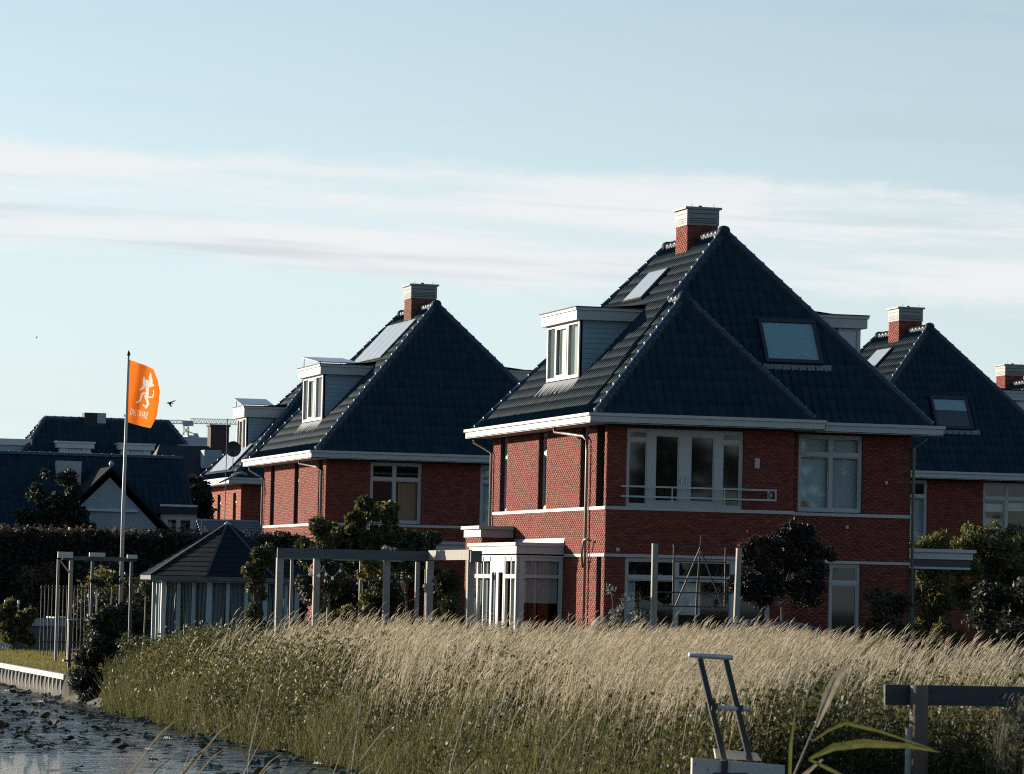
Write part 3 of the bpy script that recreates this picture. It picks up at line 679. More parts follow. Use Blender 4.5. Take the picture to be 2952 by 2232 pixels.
def build_main():
    hl = [(9.9,10.72,4.33,ZB),(5.25,6.15,4.33,ZB),(.70,1.50,4.33,ZB),(-1.0,-.2,4.33,ZB),(-.92,-.42,0.0,2.93),(3.15,8.6,0.0,2.9)]
    fh = [(6.01,7.94,4.36,6.56),(6.99,7.94,0.0,2.92)]
    bh = [(.56,3.97,4.33,6.52),(.58,4.85,0.0,2.93)]
    h = house('nearest red brick house, with white dormer, balcony rail and projecting front wing', 30.24, 107.9, 0, True, 'brick houses with dark hipped roofs', MT['brick'],
      dict(left_holes=hl, front_holes=fh, bay_holes=bh, joints=(4.86, 5.48, 6.10), single=True))
    BY = -1.238
    # narrow upper windows in the lit side wall
    for a, b in ((9.9,10.72),(5.25,6.15),(.70,1.50)):
        window('window', h, 'x', 0, a, b, 4.33, ZB, (), (6.0,), .09, .07, .13)
    window('window', h, 'x', 0, -1.0, -.2, 4.33, ZB, (), (), .05, .05, .16, m=MT['black'])
    window('window', h, 'x', 0, -.92, -.42, 0, 2.93, (), (2.37,), .07, .07, .12)
    # upper french doors behind the rail
    window('window', h, 'y', BY, .56, 1.24, 4.33, 6.52, (), (6.20,), .075, .09, .06)
    window('window', h, 'y', BY, 3.30, 3.97, 4.33, 6.52, (), (6.20,), .075, .09, .06)
    for a, b, hx in ((1.24, 2.27, 2.17), (2.27, 3.30, 2.33)):
        o = window('french_door', h, 'y', BY, a, b, 4.33, 6.52, (), (), .17, .09, .06)
        MB().box(hx-.012, hx+.012, BY+.02, BY+.05, 5.0, 5.22).obj('handle', MT['steel'], o)
    # upper right window with pale blinds
    window('window', h, 'y', 0, 6.01, 7.94, 4.36, 6.56, (6.99,), (5.99,), .085, .09, .06,
        cover=[('blind', 6.1, 6.95, 6.05, 6.48, MT['blind']), ('blind', 7.03, 7.87, 6.05, 6.48, MT['blind']), ('blind', 6.1, 6.95, 4.45, 5.95, MT['blind']), ('blind', 7.03, 7.87, 4.45, 5.95, MT['curtain'])])
    b = MB().box(6.12, 6.42, .12, .2, 4.46, 4.66).obj('picture_card', MT['orange_c'], h)
    # ground floor glazing and doors
    window('window', h, 'y', BY, .58, 3.78, 0, 2.93, (2.10,), (2.36,), .09, .09, .06,
        cover=[('blind', 2.2, 2.85, 1.35, 2.25, MT['wood_pale']), ('curtain', .7, .95, .1, 2.3, MT['curtain'])])
    window('garden_door', h, 'y', BY, 3.78, 4.85, 0, 2.93, (), (2.36,), .11, .09, .06)
    window('garden_door', h, 'y', 0, 6.99, 7.94, 0, 2.92, (), (2.34,), .095, .09, .06)
    # bands
    band(h, 'x', 0, BY-.045, Ld, 4.24, 4.33); band(h, 'y', BY, .012, 5.49, 4.24, 4.33); band(h, 'y', 0, 5.49, Wd+.04, 4.24, 4.33)
    band(h, 'x', 0, BY-.045, 3.0, 2.93, 3.01); band(h, 'y', BY, .012, 5.49, 2.93, 3.01); band(h, 'y', 0, 6.85, Wd+.04, 2.90, 2.98)
    # balcony rail
    r = MB(); yr = BY-.28
    for z in (4.89, 4.61): r.box(.36, 4.87, yr-.02, yr+.02, z-.025, z+.025)
    for x in (1.82, 3.34): r.box(x-.018, x+.018, yr-.015, yr+.015, 4.36, 4.585); r.box(x-.018, x+.018, yr-.015, yr+.015, 4.636, 4.864)
    r.box(4.83, 4.87, yr-.018, yr+.018, 4.636, 4.864); r.box(4.70, 4.74, yr, BY, 4.70, 4.80); r.box(4.69, 4.76, BY-.02, BY-.008, 4.6, 4.9)
    r.box(.40, .44, yr, BY, 4.60, 4.64); r.box(.40, .44, yr, BY, 4.87, 4.91)
    r.obj('balcony_rail', MT['white'], h)
    MB().box(4.29, 4.42, BY-.09, BY-.01, 5.50, 5.78).obj('wall_lamp', MT['white'], h)
    for p in ((8.62, 8.70, -.05, -.01, 5.2, 5.29), (7.44, 7.53, -.08, -.01, 3.9, 3.99)): MB().box(*p).obj('sensor', MT['white'], h)
    MB().box(.30, .40, BY-.05, BY-.01, 3.08, 3.18).obj('sensor', MT['white'], h)
    # downpipes with swan necks
    downpipe(h, [(-.55, 2.45, ZB+.02), (-.55, 2.42, 6.50), (-.40, 1.7, 6.42), (-.14, .78, 6.33), (-.10, .55, 6.22), (-.10, .52, 5.9), (-.10, .52, 0)])
    downpipe(h, [(-.5, 12.2, ZB+.02), (-.5, 12.2, 6.50), (-.2, 11.95, 6.3), (-.08, 11.62, 6.15), (-.08, 11.62, 0)])
    downpipe(h, [(-.16, .52, 2.62), (-.22, .40, 3.0), (-.24, .18, 3.38), (-.22, -.02, 3.42), (-.10, -.12, 3.36)], .032)
    downpipe(h, [(9.7, -.45, ZB+.01), (9.7, -.45, 6.52), (9.62, -.3, 6.42), (9.47, -.06, 6.25), (9.47, -.06, 0)])
    # side bay with glazed doors
    bb = MB(); yb0, yb1, xb = 3.1, 8.75, -1.42
    bb.box(xb, .0, yb0, yb1, 2.95, 2.99); bb.box(xb+.03, -.02, yb0+.05, yb1-.05, 3.28, 3.30); B = bb.obj('side_bay', MT['felt'], h)
    f = MB(); f.box(xb, xb+.04, yb0+.0, yb1, 2.90, 3.22); f.box(xb-.05, xb+.04, yb0-.05, yb1+.05, 3.22, 3.32); f.obj('fascia', MT['white'], B)
    f = MB(); f.box(xb+.04, -.012, yb0, yb0+.04, 2.90, 3.22); f.box(xb+.04, -.012, yb0-.05, yb0+.04, 3.22, 3.32); f.obj('fascia', MT['whitedull'], B)
    MB().hexa([(-.05,yb0-.1,3.33),(-.012,yb0-.1,3.33),(-.012,yb1,3.33),(-.05,yb1,3.33),(-.02,yb0-.1,3.47),(-.012,yb0-.1,3.47),(-.012,yb1,3.47),(-.02,yb1,3.47)]).obj('lead_flashing', MT['zinc'], B)
    gx = -1.36
    def fr(parts, nm='bay_frame', m='white'):
        q = MB()
        for p in parts: q.box(*p)
        return q.obj(nm, MT[m], B)
    ys = [(2.98+.18, 3.30), (3.72, 3.80), (4.42, 4.52), (6.10, 6.22), (7.0, 7.08), (7.7, 7.85), (8.4, 8.6)]
    fr([(gx-.04, gx+.05, a, b, 0, 2.90) for a, b in ys]+[(gx-.04, gx+.05, 3.30, 8.4, 2.78, 2.90)])
    op = [(3.30,3.72),(3.80,4.42),(6.22,7.0),(7.08,7.7),(7.85,8.4)]
    for a, b in op:
        fr([(gx-.045, gx+.05, a, b, 2.28, 2.40)], 'transom')
        for za, zb in ((.0, 2.28), (2.40, 2.78)):
            MB().quad((gx, a, za), (gx, b, za), (gx, b, zb), (gx, a, zb)).obj('pane', MT['glass'], B)
        q = MB(); n = 6
        for i in range(n): q.quad((gx+.12+.04*(i%2), a+(b-a)*i/n, 0), (gx+.12+.04*((i+1)%2), a+(b-a)*(i+1)/n, 0), (gx+.12+.04*((i+1)%2), a+(b-a)*(i+1)/n, 2.75), (gx+.12+.04*(i%2), a+(b-a)*i/n, 2.75))
        q.obj('curtain', MT['curtain'], B)
    for a, b in ((4.52, 5.31), (5.31, 6.10)):
        d = MB()
        for p in ((a,a+.14,0,2.78),(b-.14,b,0,2.78),(a+.14,b-.14,2.45,2.78),(a+.14,b-.14,0,.25)): d.box(gx-.05, gx+.0, p[0], p[1], p[2], p[3])
        d.obj('glazed_door', MT['white'], B)
        MB().quad((gx-.02, a+.14, .25), (gx-.02, b-.14, .25), (gx-.02, b-.14, 2.45), (gx-.02, a+.14, 2.45)).obj('pane', MT['glass'], B)
    yy = yb0+.06   # short end facing the meadow
    fr([(gx+.05, gx+.20, yy-.03, yy+.06, 0, 2.90), (-.13, -.02, yy-.03, yy+.06, 0, 2.90), (gx+.20, -.13, yy-.03, yy+.06, 2.79, 2.90), (gx+.20, -.13, yy-.03, yy+.06, 2.30, 2.40), (gx+.20, -.13, yy-.03, yy+.06, 0, .3)], 'bay_frame', 'whitedull')
    for za, zb in ((.3, 2.30), (2.40, 2.79)): MB().quad((gx+.20, yy+.02, za), (-.13, yy+.02, za), (-.13, yy+.02, zb), (gx+.20, yy+.02, zb)).obj('pane', MT['glass'], B)
    MB().quad((gx+.22, yy+.12, 1.58), (-.14, yy+.12, 1.58), (-.14, yy+.12, 2.79), (gx+.22, yy+.12, 2.79)).obj('blind', MT['curtain'], B)
    # rear extension with lit cornice
    e = MB(); panel_faces(e, 'x', -1.0, 8.85, 10.9, -.3, 3.5, []); e.quad((-1,8.85,-.3),(0,8.85,-.3),(0,8.85,3.5),(-1,8.85,3.5)); E_ = e.obj('rear_extension', MT['mortar'], h)
    brickwork('brickwork', 'x', -1.0, 8.85, 10.9, 0, 3.5, (), MT['brick'], E_); brickwork('brickwork', 'y', 8.85, -1.0, 0, 0, 3.5, (), MT['brick'], E_)
    q = MB(); q.box(-1.06, -.05, 8.8, 10.95, 3.52, 3.76); q.box(-1.14, -.05, 8.72, 11.03, 3.76, 3.86); q.obj('cornice', MT['white'], E_)
    # right-hand carport
    c = MB(); c.box(9.6, 12.5, 3.0, 8.0, 3.13, 3.33); c.box(9.6, 12.58, 2.92, 8.05, 3.33, 3.43); C2 = c.obj('carport', MT['whitedull'], h)
    MB().box(9.6, 12.44, 3.06, 7.9, 2.84, 3.13).obj('carport_beam', MT['black'], C2); MB().box(9.6, 12.44, 3.03, 3.06, 2.84, 2.90).obj('carport_strip', MT['whitedull'], C2)
    q = MB(); q.box(9.6, 12.4, 7.6, 7.7, -.2, 2.84); q.obj('carport_wall', MT['wood_dark'], C2)
    MB().box(9.55, 10.35, 2.7, 2.76, .3, 1.95).obj('bin_screen', MT['render'], C2)
    # things on the roof
    dormer(h); dormer(h, True, y0=2.7, y1=6.34, zt=10.2, z1=9.82); chimney(h)
    s = MB().hexa(slope_box(2.93, 3.79, 5.4, 7.4, .10, .08)).obj('solar_collector', MT['black'], h)
    MB().hexa(slope_box(2.97, 3.75, 5.45, 7.35, .182, .004)).obj('panel_glass', MT['solar'], s)
    skylight(h, 5.16, 6.9, 8.52, 9.84)
    return h
build_main()

def build_second():
    lh = [(9.5,10.3,4.33,ZB),(4.9,5.7,4.33,ZB),(.55,1.3,4.33,ZB)]
    fh = [(1.62,3.52,4.36,6.55),(5.70,7.5,4.36,6.55)]
    h = house('second brick house along the canal, solar panels below its chimney and maple in front', 29.28, 140.15, -.11, False, 'brick houses with dark hipped roofs', MT['brick'],
      dict(left_holes=lh, front_holes=fh, joints=(4.86, 5.48, 6.10), single=True))
    for a, b, p, q in lh: window('window', h, 'x', 0, a, b, p, q, (), (5.95,), .09, .07, .13)
    window('window', h, 'y', 0, 1.62, 3.52, 4.36, 6.55, (2.52,), (5.95,), .085, .09, .06, cover=[('curtain', 2.7, 3.4, 4.4, 5.9, MT['orange_c'])])
    window('window', h, 'y', 0, 5.70, 7.5, 4.36, 6.55, (6.6,), (5.95,), .085, .09, .06, cover=[('curtain', 5.8, 6.5, 4.4, 6.5, MT['curtain'])])
    band(h, 'x', 0, -.045, Ld, 4.24, 4.33); band(h, 'y', 0, .012, Wd+.04, 4.24, 4.33); band(h, 'x', 0, -.045, Ld, 2.93, 3.01)
    downpipe(h, [(-.55, 2.2, ZB+.02), (-.55, 2.2, 6.5), (-.2, .8, 6.35), (-.09, .5, 6.2), (-.09, .5, 0)])
    downpipe(h, [(-.5, 12.2, ZB+.02), (-.5, 12.2, 6.50), (-.2, 11.95, 6.3), (-.08, 11.62, 6.15), (-.08, 11.62, 0)])
    # front extension with flat roof
    e = MB(); panel_faces(e, 'x', 1.0, -2.6, 0, -.3, 3.4, []); panel_faces(e, 'y', -2.6, 1.0, 8.6, -.3, 3.4, [(1.8,4.2,.2,2.7),(5,7.8,.2,2.7)]); E_ = e.obj('front_extension', MT['mortar'], h)
    brickwork('brickwork', 'x', 1.0, -2.6, 0, 0, 3.4, (), MT['brick'], E_); brickwork('brickwork', 'y', -2.6, 1.0, 8.6, 0, 3.4, [(1.8,4.2,.2,2.7),(5,7.8,.2,2.7)], MT['brick'], E_)
    q = MB(); q.box(.75, 8.8, -2.85, -.02, 3.38, 3.62); q.box(.67, 8.88, -2.93, -.02, 3.62, 3.72); q.obj('cornice', MT['white'], E_)
    # small side porch
    q = MB(); q.box(-1.0, -.012, 5.5, 9.5, 2.86, 3.12); q.box(-1.08, -.012, 5.42, 9.58, 3.12, 3.22); q.obj('porch_roof', MT['white'], h)
    dormer(h, y0=4.1, y1=7.76, roofpanel=(.5, 2.1)); dormer(h, True, y0=2.7, y1=6.34, zt=10.2, z1=9.82)
    chimney(h, m=MT['brick_dark']); solar(h, 2.85, 4.2, 3.9, 8.7, 1, 4)
    # drooping street-lamp like outlet at the eave corner
    MB().tube([(-1.55, 12.9, 6.0), (-1.2, 12.7, 6.15), (-.9, 12.5, 6.35), (-.72, 12.4, 6.38), (-.55, 12.35, 6.3)], .05, 8).obj('eave_bracket', MT['zinc'], h, True)
build_second()

def build_right():
    fh = [(2.55,3.5,4.36,6.55),(5.72,7.62,4.36,6.55)]
    h = house('brick house at the right frame edge, standing beyond the lit shrubs and carport', 49.03, 141.09, -.14, False, 'brick houses with dark hipped roofs', MT['brick'],
      dict(left_holes=[], front_holes=fh, single=True))
    window('window', h, 'y', 0, 2.55, 3.5, 4.36, 6.55, (), (5.95,), .085, .09, .06, cover=[('curtain', 2.62, 3.42, 4.4, 5.9, MT['curtain'])])
    window('window', h, 'y', 0, 5.72, 7.62, 4.36, 6.55, (6.68,), (5.95,), .085, .09, .06, cover=[('curtain', 5.8, 6.6, 4.4, 5.2, MT['curtain']), ('blind', 5.8, 6.6, 5.45, 5.75, MT['white']), ('blind', 6.75, 7.5, 5.5, 5.8, MT['white'])])
    band(h, 'y', 0, .012, Wd+.04, 4.24, 4.33)
    dormer(h); dormer(h, True, y0=2.7, y1=6.34, zt=10.2, z1=9.82); chimney(h)
    s = MB().hexa(slope_box(3.3, 4.0, 5.2, 6.9, .10, .08)).obj('solar_collector', MT['black'], h)
    MB().hexa(slope_box(3.34, 3.96, 5.25, 6.85, .182, .004)).obj('panel_glass', MT['solar'], s)
    skylight(h, 4.0, 5.5, 8.45, 9.72, blind=.42)
build_right()

def build_simple(label, x0, ym, dz):
    """far house of the same type, only its chimney and ridge clear the roofs in front"""
    root = thing('brick_house', label, 'house', (x0, ym, dz), 'brick houses with dark hipped roofs')
    mb = MB(); mb.box(0, Wd, 0, Ld, -.4, ZB); mb.obj('wall', MT['mortar'], root)
    A = (EX, EX, ZT); B = (Wd-EX, EX, ZT); Cc = (Wd-EX, Ld-EX, ZT); D = (EX, Ld-EX, ZT); Rf = (Wd/2, RYF, ZR); Rb = (Wd/2, RYB, ZR)
    dk = MB(); dk.poly([A, B, Rf]); dk.poly([B, Cc, Rb, Rf]); dk.poly([Cc, D, Rb]); dk.poly([D, A, Rf, Rb]); rf = dk.obj('roof', MT['deck'], root)
    bud = [0]; tile_face(rf, [D, A, Rf, Rb], (1, 0, TS), TL, False, bud); tile_face(rf, [A, B, Rf], (0, 1, FSL), .42, False, bud)
    hip_line(rf, A, Rf, .05); hip_line(rf, D, Rb, .05); hip_line(rf, Rb, Rf, .05, nm='ridge_tile'); eaves(root, -OV, Wd+OV, -OV, Ld+OV, 'lfr')
    chimney(root)
build_simple('farthest brick house on the right, only chimney and ridge above the neighbour', 66.6, 174.4, -.1)

# ------------------------------------------------------------------ third house (ridge across, lower hip)
def build_third():
    x0, ym = 32.8, 175.4; dz = -.2; Lw = 8.6; Wl = 13.0
    h = thing('brick_house', 'third brick house behind, with solar panels on a small hip left of the pergola maple', 'house', (x0, ym, dz), 'brick houses with dark hipped roofs')
    lh = [(5.0,5.8,4.3,6.25),(1.1,1.9,4.3,6.25)]
    mb = MB(); panel_faces(mb, 'x', 0, 0, Lw, -.4, ZB, lh); wl = mb.obj('wall', MT['mortar'], h)
    brickwork('brickwork', 'x', 0, 0, Lw, 2.0, ZB-.01, lh, island_mat('sunlit_brick', [(0.25,0.075,0.045),(0.31,0.095,0.055),(0.28,0.085,0.05)], .85, .2), wl)  # sunlight on this side wall put into a brighter, warmer brick colour
    mb = MB(); panel_faces(mb, 'y', 0, 0, Wl, -.4, ZB, []); wf = mb.obj('wall', MT['mortar'], h)
    brickwork('brickwork', 'y', 0, 0, Wl, 2.0, ZB-.01, [], MT['brick'], wf)
    for a, b, p, q in lh: window('window', h, 'x', 0, a, b, p, q, ((a+b)/2,), (5.85,), .07, .07, .10)
    MB().box(-OV+.05, Wl, -OV+.05, Lw+OV-.05, ZB+.01, ZB+.03).obj('soffit', MT['soffit'], h)
    eaves(h, -OV, Wl+OV, -OV, Lw+OV, 'lf')
    A = (EX, EX, ZT); D = (EX, Lw-EX, ZT); half = (Lw-2*EX)/2; ra = EX+half*1.02; zr = ZT+TS*(ra-EX)
    Ra = (ra, Lw/2, zr); Rb = (Wl-2, Lw/2, zr); B = (Wl-EX, EX, ZT); Cc = (Wl-EX, Lw-EX, ZT)
    dk = MB(); dk.poly([D, A, Ra]); dk.poly([A, B, Rb, Ra]); dk.poly([B, Cc, Rb]); dk.poly([Cc, D, Ra, Rb]); rf = dk.obj('roof', MT['deck'], h)
    bud = [0]; tile_face(rf, [D, A, Ra], (1, 0, TS), TL, False, bud); tile_face(rf, [A, B, Rb, Ra], (0, 1, (zr-ZT)/half), .42, False, bud)
    hip_line(rf, A, Ra, .05); hip_line(rf, D, Ra, .05); hip_line(rf, Ra, Rb, .05, nm='ridge_tile'); ridge_end(rf, (Ra[0], Ra[1], Ra[2]+.05))
    dormer(h, y0=3.0, y1=5.3, xf=.72, z0=8.15, z1=9.75, zt=10.25, roofpanel=(.5, 2.0))
    solar(h, -.1, 1.0, 2.2, 6.9, 1, 3)
    chimney(h, 6.6, 7.3, 3.9, 4.6, 13.55)
    MB().box(4.0, 4.06, -.02, 0, 3, 3.1).obj('sensor', MT['white'], h)
    d = MB(); n = 14; c = Vector((-1.3, -3.6, 8.25))
    return h
build_third()

# ------------------------------------------------------------------ terrain and water
def smooth(a, b, v): t_ = min(1, max(0, (v-a)/(b-a))); return t_*t_*(3-2*t_)
def bank(y): return 11.2+.85*smooth(40, 58, y)
def gz(x, y):
    if y < 84.9: return -1.2+1.2*smooth(bank(y)-1.3, bank(y)+1.5, x)+0.05*math.sin(x*.9+y*.37)*smooth(12, 14, x)
    return (-1.2 if x < 12.2 else -.10+.10*smooth(16, 22, x))
xs = [-900,-300,-60,-26,-22,-10,0,6,9,9.9,10.4,10.9,11.3,11.7,12.0,12.25,12.5,12.8,13.1,13.5,14,15,16,18,20,23,26,30,36,44,60,100,200,420,900,2200]
ys = [-300,-60,0,10,20,26,30,34,38,42,46,50,54,58,62,66,70,74,78,82,84.8,85.0,88,92,96,100,105,110,114,120,130,150,180,240,400,800,1600,3000]
gv = []; gf = []
for y in ys:
    for x in xs:
        z = gz(x, y)
        if x < -22: z = 0.0
        gv.append((x, y, z))
for j in range(len(ys)-1):
    for i in range(len(xs)-1): a = j*len(xs)+i; gf.append((a, a+1, a+1+len(xs), a+len(xs)))
g = MB(); g.v = gv; g.f = gf
MT['soil'] = mat('meadow_soil', (0.030,0.032,0.016), 0.95, (.8, .6, (0.04,0.036,0.02)), bump=.4)
g.obj('ground', MT['soil'], None, True, kind='structure')
wm = bpy.data.materials.new('canal_water'); wm.use_nodes = True; t = wm.node_tree; b = t.nodes['Principled BSDF']
b.inputs['Base Color'].default_value = (0.010,0.014,0.014,1); b.inputs['Roughness'].default_value = 0.04; b.inputs['IOR'].default_value = 1.33; b.inputs['Specular IOR Level'].default_value = .5
tcn = t.nodes.new('ShaderNodeTexCoord'); mp = t.nodes.new('ShaderNodeMapping'); mp.inputs['Scale'].default_value = (.9, 2.2, 1); t.links.new(tcn.outputs['Object'], mp.inputs[0])
n1 = t.nodes.new('ShaderNodeTexNoise'); n1.inputs['Scale'].default_value = 2.2; n1.inputs['Detail'].default_value = 4; t.links.new(mp.outputs[0], n1.inputs[0])
bp = t.nodes.new('ShaderNodeBump'); bp.inputs['Strength'].default_value = .55; bp.inputs['Distance'].default_value = .06; t.links.new(n1.outputs['Fac'], bp.inputs['Height']); t.links.new(bp.outputs[0], b.inputs['Normal'])
MB().quad((-24,-200,-.6),(12.19,-200,-.6),(12.19,700,-.6),(-24,700,-.6)).obj('water', wm, None, kind='structure')
MT['lawn'] = mat('lawn', (0.11,0.10,0.032), 0.95, (6, .6, (0.08,0.08,0.025)), bump=.5)
MB().quad((12.3,86.5,-.094),(17.2,86.5,-.094),(17.2,113.5,-.094),(12.3,113.5,-.094)).obj('lawn', MT['lawn'], None, kind='structure')

# timber retaining wall along the lawn
rw = thing('retaining_wall', 'timber retaining wall with round posts and pale cap along lawn edge', 'retaining wall', (12.2, 86, -.6))
MB().box(.0, .09, -.6, 20, .40, .51).obj('cap_beam', MT['wood_pale'], rw)
for i in range(3): MB().box(.05, .09, -.6, 20, -.1+i*.165, .055+i*.165).obj('plank', MT['night'], rw)  # shaded gaps between the posts put into the near-black plank colour
pm = MB().tube([(0,0,-.5),(0,0,.40)], .05, 8).mesh('post', MT['wood_grey'], True)
for i in range(32):
    o = link('post', pm, rw); o.location = (0, -.5+i*.62, random.uniform(-.015, 0)); o.rotation_euler = (random.uniform(-.03,.03), random.uniform(-.03,.03), i)

# ------------------------------------------------------------------ plants
def leaf_quads(P, size, rs, flat=0.0, aspect=.55):
    n = len(P); nrm = rs.normal(size=(n,3)); nrm[:,2] = nrm[:,2]*(1-flat)+flat*2; nrm /= np.linalg.norm(nrm, axis=1)[:,None]
    a = rs.normal(size=(n,3)); t_ = np.cross(nrm, a); t_ /= np.linalg.norm(t_, axis=1)[:,None]; b_ = np.cross(nrm, t_)
    s = (size*rs.uniform(.6, 1.35, n))[:,None]
    V = np.stack([P-t_*s, P-b_*s*aspect+nrm*s*.12, P+t_*s, P+b_*s*aspect+nrm*s*.12], 1)
    return V.reshape(-1,3), np.arange(4*n).reshape(-1,4)
def blob_pts(cl, n, rs, shell=.55):
    vol = np.array([c[3]*c[4]*c[5] for c in cl])**.8; cnt = np.maximum(8, (vol/vol.sum()*n)).astype(int); out = []
    for c, k_ in zip(cl, cnt):
        d = rs.normal(size=(k_,3)); d /= np.linalg.norm(d, axis=1)[:,None]
        r_ = (shell+(1-shell)*rs.random(k_))*(1+.12*np.sin(d[:,0]*7+c[0]*3)*np.cos(d[:,2]*6+c[1]*2)) if shell < 1 else rs.random(k_)
        out.append(np.array(c[:3])+d*r_[:,None]*np.array(c[3:6]))
    return np.concatenate(out)
def sub_clumps(c, n, r_, rs):
    """break one envelope into n smaller clumps spread through it"""
    out = []
    for _ in range(n):
        d = rs.normal(size=3); d /= np.linalg.norm(d); q = rs.random()**.4
        s = r_*rs.uniform(.6, 1.3); out.append((c[0]+d[0]*q*c[3]*.85, c[1]+d[1]*q*c[4]*.85, c[2]+d[2]*q*c[5]*.85, s, s, s*rs.uniform(.7, 1)))
    return out
def foliage(name, cl, n, size, m, parent, seed, flat=0.0, shell=.4, base=None):
    rs = np.random.default_rng(seed); P = blob_pts(cl, n, rs, shell)
    if base is not None: P -= np.array(base)
    V, F = leaf_quads(P, size, rs, flat); return link(name, np_mesh(name, V, F, m), parent)
def plant(name, label, cat, loc, env, ncl, rcl, n, size, m, seed, group=None, trunk=None, crown='crown', extra=()):
    """env: list of envelopes relative to loc"""
    rs = np.random.default_rng(seed); t_ = thing(name, label, cat, loc, group)
    cl = [q for e in env for q in sub_clumps(e, max(3, int(ncl/len(env))), rcl, rs)]
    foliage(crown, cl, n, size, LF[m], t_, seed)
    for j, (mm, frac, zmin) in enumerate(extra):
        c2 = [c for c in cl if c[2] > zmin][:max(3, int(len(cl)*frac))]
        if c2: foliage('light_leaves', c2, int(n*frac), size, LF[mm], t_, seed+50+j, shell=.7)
    st_ = MB(); H_ = max(c[2] for c in cl)
    tr = trunk or .04
    st_.tube([(0,0,-.1), (.03,.02,H_*.35), (-.02,.0,H_*.7)], [tr, tr*.75, tr*.4], 7)
    for c in cl[::max(1, len(cl)//12)]:
        st_.tube([(0, 0, min(H_*.5, c[2]*.8)), (c[0]*.5, c[1]*.5, c[2]*.86), (c[0], c[1], c[2])], [tr*.5, tr*.3, tr*.12], 5)
    st_.obj('trunk' if trunk and trunk > .04 else 'stems', MT['bark'], t_, True)
    return t_

# long hedge across the back of the lawn
hedge = thing('hedge', 'long dark clipped hedge behind the lawn, below the low house', 'hedge', (14, 125, 0))
rs = np.random.default_rng(5)
hp = np.stack([rs.uniform(-3, 11.5, 30000), rs.uniform(-.7, .7, 30000), rs.uniform(.1, 1, 30000)], 1)
top = 3.45+.10*np.sin(hp[:,0]*3.1)+.07*np.sin(hp[:,0]*7.7+1)
hp[:,2] *= top; hp[:,1] = np.where(rs.random(30000) < .65, -.55-.2*rs.random(30000), hp[:,1])
V, F = leaf_quads(hp, .075, rs); link('foliage', np_mesh('foliage', V, F, LF['dark']), hedge)
tp = np.stack([rs.uniform(-3, 11.5, 5000), rs.uniform(-.75, .75, 5000), 3.42+rs.normal(0, .09, 5000)], 1); V, F = leaf_quads(tp, .07, rs)
link('top_leaves', np_mesh('top_leaves', V, F, LF['rust']), hedge)
MB().box(-3, 11.5, -.45, .45, 0, 3.3).obj('hedge_core', LF['dark'], hedge)

plant('ivy_tree', 'tall ivy covered trunk in front of the low house, left of the gable', 'tree', (17.95, 128.6, 0), [(-.25,0,4.2,.95,.6,1.75),(.6,0,4.1,.8,.5,1.6),(-.3,0,2.6,1.2,.6,1.4)], 80, .30, 16000, .07, 'dark', 21, trunk=.14)
plant('conifer', 'dark columnar conifer beside the third house and its eaves', 'tree', (27.5, 158, 0), [(0,0,3.6,.95,.9,2.2),(.1,0,5.2,.7,.7,1.1)], 50, .36, 9000, .09, 'dark', 22, trunk=.12)
for i, (x, y, z, rx, rz, m_, lb) in enumerate((
    (13.3,116.5,0,2.0,1.85,'dark','broad dark shrub at the left edge behind the raised pond'),
    (16.6,121.5,0,.95,2.6,'rust','bushy brown shrub in front of the hedge, over the left pergola end'),
    (14.6,112.3,0,.62,1.35,'olive','small yellow green conifer left of the pergola post'),
    (18.2,116.5,0,1.3,2.35,'yellow','sunlit yellow green shrub right of the flagpole foot'),
    (20.4,119,0,1.3,2.55,'yellow','sunlit yellow green shrub just left of the pavilion roof'),
    (19.0,121.5,0,1.5,2.95,'dark','dark loose shrub behind the sunlit ones, right of flagpole'),
    (17.0,110,0,1.2,1.9,'dark','dark shrub beneath the left pergola crossbeams'))):
    plant('shrub', lb, 'shrub', (x, y, z), [(0,0,rz*.62,rx,rx*.8,rz*.42),(0,0,rz*.35,rx*1.1,rx*.8,rz*.35)], 34, .34*min(1.2, rx), 5200, .07, m_, 30+i, 'shrubs behind the lawn')

# maple behind the pergola
plant('maple_tree', 'young maple with drooping lit leaves behind the pergola beam', 'tree', (22.1, 99, 0),
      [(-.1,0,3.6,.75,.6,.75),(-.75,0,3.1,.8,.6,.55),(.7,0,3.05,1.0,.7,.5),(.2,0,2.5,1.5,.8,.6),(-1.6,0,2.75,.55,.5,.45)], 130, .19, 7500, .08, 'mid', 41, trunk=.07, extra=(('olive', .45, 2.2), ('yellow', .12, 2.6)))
plant('buddleia', 'thin grey leaved bush behind the maple, below the curtained window', 'shrub', (23.3, 101, 0), [(0,0,3.0,.9,.6,.55),(0,0,2.2,1.1,.7,.8)], 26, .2, 1800, .07, 'grey', 42)
# pleached tree and shrubs before the front wall
plant('pleached_tree', 'wide loose dark tree with red blossoms on the trellis post', 'tree', (33.2, 100, 0), [(-.6,0,2.75,.7,.5,.7),(.35,0,2.6,.95,.6,.75),(.8,0,3.0,.75,.5,.65),(0,0,3.2,1.1,.5,.4),(-.95,0,2.2,.35,.4,.4),(.4,0,3.65,.6,.4,.2),(-.45,0,2.15,.7,.5,.45),(.6,0,2.1,.65,.5,.42)], 120, .24, 19000, .05, 'black', 43, trunk=.05, extra=(('rust', .25, 2.4), ('mid', .10, 2.9)))
rs = np.random.default_rng(44); P = np.stack([rs.normal(-1.05, .16, 60), rs.normal(0,.2,60), rs.normal(3.25,.12,60)], 1); V, F = leaf_quads(P, .05, rs)
for o in [o for o in bpy.data.objects if o.name.startswith('pleached_tree')]: link('blossom', np_mesh('blossom', V, F, MT['red']), o)
